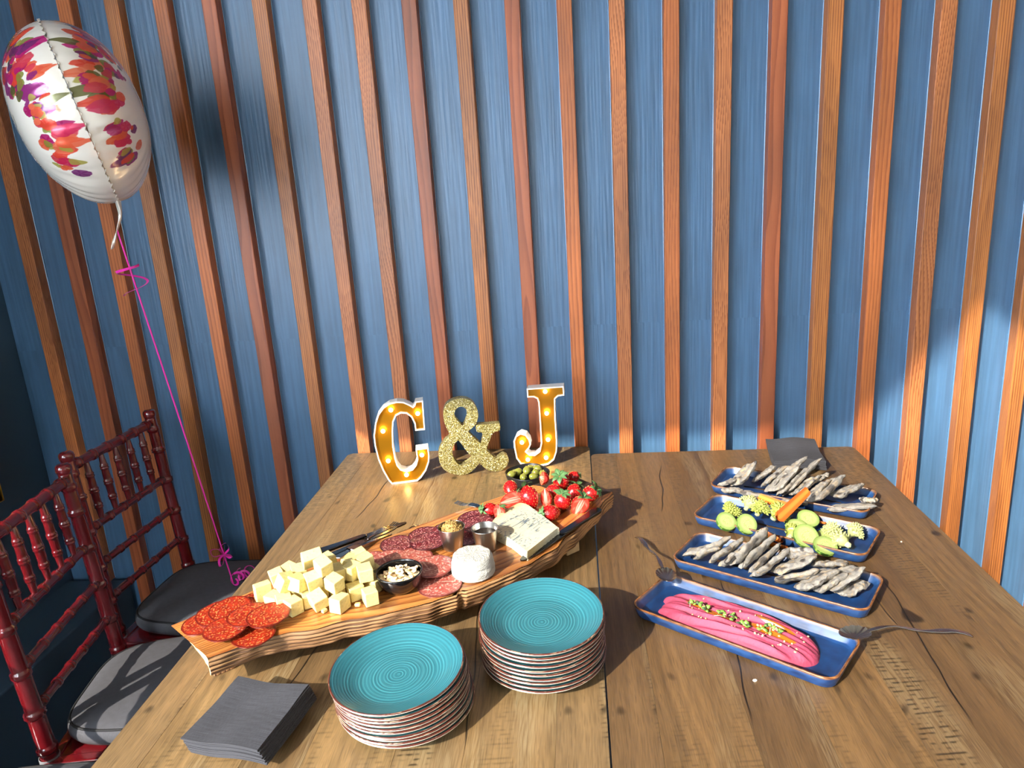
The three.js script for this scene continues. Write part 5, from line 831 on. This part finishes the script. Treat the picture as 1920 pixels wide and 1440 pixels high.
// ------------------------------------------------------------------ balloon and ribbon
{
  const cv = document.createElement('canvas'); cv.width = cv.height = 1024; const g = cv.getContext('2d'); rnd = mulberry(31);
  g.fillStyle = '#eee6da'; g.fillRect(0, 0, 1024, 1024);
  const cols = ['#c2234f', '#d8412f', '#b01c68', '#dd5a3a', '#8c2a6e', '#c93a4a', '#a3195a', '#6d2c63', '#e06b4b'];
  const petal = (x, y, r, c, a) => { g.save(); g.translate(x, y); g.rotate(a); g.fillStyle = c; g.beginPath(); g.moveTo(0, 0); g.bezierCurveTo(r * 0.9, -r * 0.5, r * 0.9, -r * 1.25, 0, -r * 1.15); g.bezierCurveTo(-r * 0.9, -r * 1.25, -r * 0.9, -r * 0.5, 0, 0); g.fill(); g.restore(); };
  const flower = (x, y, r) => { const c = cols[Math.floor(rnd() * cols.length)], a0 = rnd() * 6; g.globalAlpha = 0.88; for (let k = 0; k < 5; k++) petal(x, y, r * rr(0.8, 1.1), c, a0 + k * 1.257); g.globalAlpha = 1; };
  const leaf = (x, y, r, a) => { g.globalAlpha = 0.85; petal(x, y, r, ['#7d8034', '#a39a45', '#5b5a2c'][Math.floor(rnd() * 3)], a); g.globalAlpha = 1; };
  // garland round the top and down both flanks, as on the two faces of the balloon
  for (let i = 0; i < 420; i++) { const a = rr(-2.75, 2.75), d = Math.abs(a), R = 470 - Math.abs(rr(0, 1) + rr(0, 1) - 1) * (d < 1.4 ? 250 : 130) * (1 - 0.25 * d / 2.7), x = 512 + Math.sin(a) * R, y = 512 - Math.cos(a) * R; if (d > 1.7 && rnd() < (d - 1.7)) continue; if (rnd() < 0.25) leaf(x, y, rr(24, 44), rr(0, 6)); else flower(x, y, rr(14, 40) * (1 - 0.12 * d)); }
  g.strokeStyle = '#6d6a66'; g.lineWidth = 7; g.lineCap = 'round'; // handwritten greeting strokes
  g.beginPath(); g.moveTo(430, 430); g.bezierCurveTo(300, 360, 280, 600, 430, 560); g.stroke();
  g.beginPath(); g.moveTo(460, 540); g.bezierCurveTo(500, 440, 540, 440, 520, 520); g.bezierCurveTo(510, 570, 580, 560, 600, 500); g.stroke();
  g.beginPath(); g.moveTo(620, 420); g.lineTo(600, 560); g.moveTo(660, 480); g.bezierCurveTo(640, 560, 700, 560, 710, 490); g.stroke();
  const map = new THREE.CanvasTexture(cv); map.colorSpace = THREE.SRGBColorSpace;
  const foil = PM({ map, roughness: 0.24, metalness: 0.30, clearcoat: 0.6, clearcoatRoughness: 0.1 });
  const silver = PM({ color: lin('#ddd6ca'), roughness: 0.3, metalness: 0.5 });
  const C = V(-1.2690, 1.7342, 0.42), t = thing('foil_balloon', 'round white foil balloon printed with pink and red flowers, floating at upper left', 'balloon', C.toArray());
  // local frame: y up along the balloon, z = its face normal, x towards the viewer (the seam is seen edge-on)
  const yA = V(-1.3998 + 1.2955, 1.946 - 1.542, 0.0).normalize(), vw = V(-0.1716 + 1.2690, 1.5194 - 1.7342, 2.0845 - 0.42).normalize(); const xA = vw.clone().addScaledVector(yA, -vw.dot(yA)).normalize(), zA = V().crossVectors(xA, yA);
  t.quaternion.setFromRotationMatrix(new THREE.Matrix4().makeBasis(xA, yA, zA));
  const R = 0.193, H2 = 0.130;
  const side = (sg) => grid(220, 40, (u, v) => { const a = u * 6.2832, q = Math.sin(v * Math.PI / 2); const down = sm(0.75, 1, -Math.sin(a)) ; const pl = sm(0.62, 1, q) * (1 - 0.4 * q); const w = pl * (0.0065 * nz(Math.cos(a) * 10, Math.sin(a) * 10, sg) + 0.0075 * Math.pow(Math.abs(Math.sin(a * 23 + 2 * nz(a * 2, 1, 4))), 3) * (0.4 + nz(Math.cos(a) * 3, Math.sin(a) * 3, 7))); const h = H2 * Math.pow(Math.max(0, 1 - Math.pow(q, 2.3)), 0.52); const r = R * q * (1 + 0.035 * down * sm(0.7, 1, q)); return [Math.cos(a) * r, Math.sin(a) * r, sg * Math.max(0.0006, h - w * 1.2)]; }, { cu: true, flip: sg < 0, uvf: (p, u, v) => [0.5 + sg * p[0] / R / 2.06, 0.5 - 0.0 + p[1] / R / 2.06] });
  obj('foil_face', side(1), foil, t); obj('foil_face', side(-1), foil, t);
  obj('seam', grid(240, 1, (u, v) => { const a = u * 6.2832, r = R * (0.995 + 0.022 * v + 0.035 * sm(0.75, 1, -Math.sin(a))); return [Math.cos(a) * r, Math.sin(a) * r, 0.0022 * Math.sin(a * 60) * (0.5 + v)]; }, { cu: true }), S({ color: lin('#cfc6b8'), roughness: 0.35, metalness: 0.4, side: THREE.DoubleSide }), t);
  const inv = t.quaternion.clone().invert(), lc = (x, y, z) => V(x, y, z).sub(C).applyQuaternion(inv);
  const n0 = V(0, -R * 1.03, 0), k0 = lc(-1.2367, 1.4765, 0.42), q0 = lc(-1.248, 1.454, 0.42), q1 = lc(-1.256, 1.434, 0.425);
  const neck = (pts, w) => { const c = new THREE.CatmullRomCurve3(pts); return grid(14, 24, (u, v) => { const p = c.getPoint(v), a = u * 6.2832, r = w(v) * (1 + 0.25 * Math.sin(a * 3 + v * 7)); return [p.x + Math.cos(a) * r, p.y, p.z + Math.sin(a) * r * 0.45]; }, { cu: true, flip: false }); };
  obj('neck', neck([n0.clone().setY(n0.y + 0.012), n0.clone().lerp(k0, 0.5).add(V(0.004, 0, -0.006)), k0], (v) => mix(0.017, 0.005, Math.pow(v, 0.6))), silver, t);
  obj('tail', neck([k0, q0, q1], (v) => 0.003 + 0.006 * Math.sin(v * 2.6)), silver, t);
}
{
  const pink = PM({ color: lin('#d42a98'), roughness: 0.3, clearcoat: 0.3, side: THREE.DoubleSide });
  const t = thing('balloon_ribbon', 'curled magenta ribbon hanging from the balloon down to the rear chair seat', 'ribbon', [-1.2367, 1.4765, 0.42]); const o = t.position;
  const strip = (pts, w, n = 80, tw = 0) => { const c = new THREE.CatmullRomCurve3(pts.map((p) => V(p[0] - o.x, p[1] - o.y, p[2] - o.z))); const top = [], fr = c.computeFrenetFrames(n, false); return grid(1, n, (u, v) => { const i = Math.round(v * n), p = c.getPointAt(v), d = fr.binormals[i].clone().applyAxisAngle(fr.tangents[i], tw * v); return [p.x + d.x * (u - 0.5) * w, p.y + d.y * (u - 0.5) * w, p.z + d.z * (u - 0.5) * w]; }); };
  const S0 = [-1.2367, 1.4765, 0.42], E = [-1.1650, 0.487, 0.322], L = (f) => [mix(S0[0], E[0], f) - 0.012 * Math.sin(f * 3.14), mix(S0[1], E[1], f), mix(S0[2], E[2], f) - 0.02 * Math.sin(f * 3.14)];
  obj('cord', tube([L(0), L(0.25), L(0.5), L(0.75), L(0.9), L(1)], 0.0022, 90, 6).translate(-o.x, -o.y, -o.z), pink, t);
  const A = L(0.085); const loop = []; for (let i = 0; i <= 22; i++) { const a = i / 22 * 9.2; loop.push([A[0] - 0.004 + Math.cos(a) * 0.030 + i * 0.0006, A[1] - 0.004 * i * 0.75 + Math.sin(a * 0.5) * 0.004, A[2] + Math.sin(a) * 0.030]); }
  obj('curl', strip(loop, 0.006, 110), pink, t);
  const Bw = L(0.905), lp = (dx, dy, dz) => strip([[Bw[0], Bw[1], Bw[2]], [Bw[0] + dx * 0.6 - dy * 0.25, Bw[1] + dy * 0.6 + dx * 0.25, Bw[2] + dz + 0.006], [Bw[0] + dx, Bw[1] + dy, Bw[2] + dz], [Bw[0] + dx * 0.6 + dy * 0.25, Bw[1] + dy * 0.6 - dx * 0.25, Bw[2] + dz - 0.006], [Bw[0], Bw[1], Bw[2]]], 0.006, 40);
  for (const d of [[0.016, 0.040, 0.01], [-0.030, 0.018, 0.01], [0.026, 0.0, 0.012], [-0.014, -0.032, 0.006], [0.014, -0.016, -0.012]]) obj('bow_loop', lp(...d), pink, t);
  for (let k = 0; k < 4; k++) { const pts = []; for (let i = 0; i <= 16; i++) { const a = i / 16 * 7 + k * 1.6; pts.push([E[0] + 0.008 + k * 0.009 + Math.cos(a) * 0.013, E[1] + 0.016 + Math.sin(a) * 0.015 + (k % 2) * 0.006, E[2] - 0.01 + i * 0.0016 - k * 0.012]); } obj('curl', strip(pts, 0.006, 70), pink, t); }
}

// ------------------------------------------------------------------ small things
{
  const gold = PM({ color: lin('#c08f2c'), roughness: 0.4, metalness: 0.4 });
  const t = thing('picture_frame', 'gold picture frame corner on the dark left wall at the picture edge', 'frame', [XL, 0.92, 0.5]);
  obj('moulding', [rbox(0.04, 0.05, 0.60, 0.004, 0.0205, -0.19, 0), rbox(0.04, 0.05, 0.60, 0.004, 0.0205, 0.19, 0), rbox(0.04, 0.43, 0.05, 0.004, 0.0205, 0, -0.278), rbox(0.04, 0.43, 0.05, 0.004, 0.0205, 0, 0.278)], gold, t);
  obj('picture', rbox(0.01, 0.36, 0.52, 0.002, 0.008, 0, 0), S({ color: lin('#8d8672'), roughness: 0.8 }), t);
  const crumb = (label, x, z, s, k) => { const o = obj('crumb', new THREE.DodecahedronGeometry(s, 0).scale(1.3, 0.6, 0.9), S({ color: lin('#d8cdbb'), roughness: 0.8 })); o.position.set(x, TT + s * 0.5, z); o.rotation.y = k; tag(o, label, 'crumb'); };
  crumb('pale crumb on the table in front of the pink dip tray', 0.0825, 1.083, 0.0032, 0.4); crumb('tiny pale crumb on the right table near its right edge', 0.485, 0.641, 0.0022, 1.2);
}
renderer.render(scene, camera);
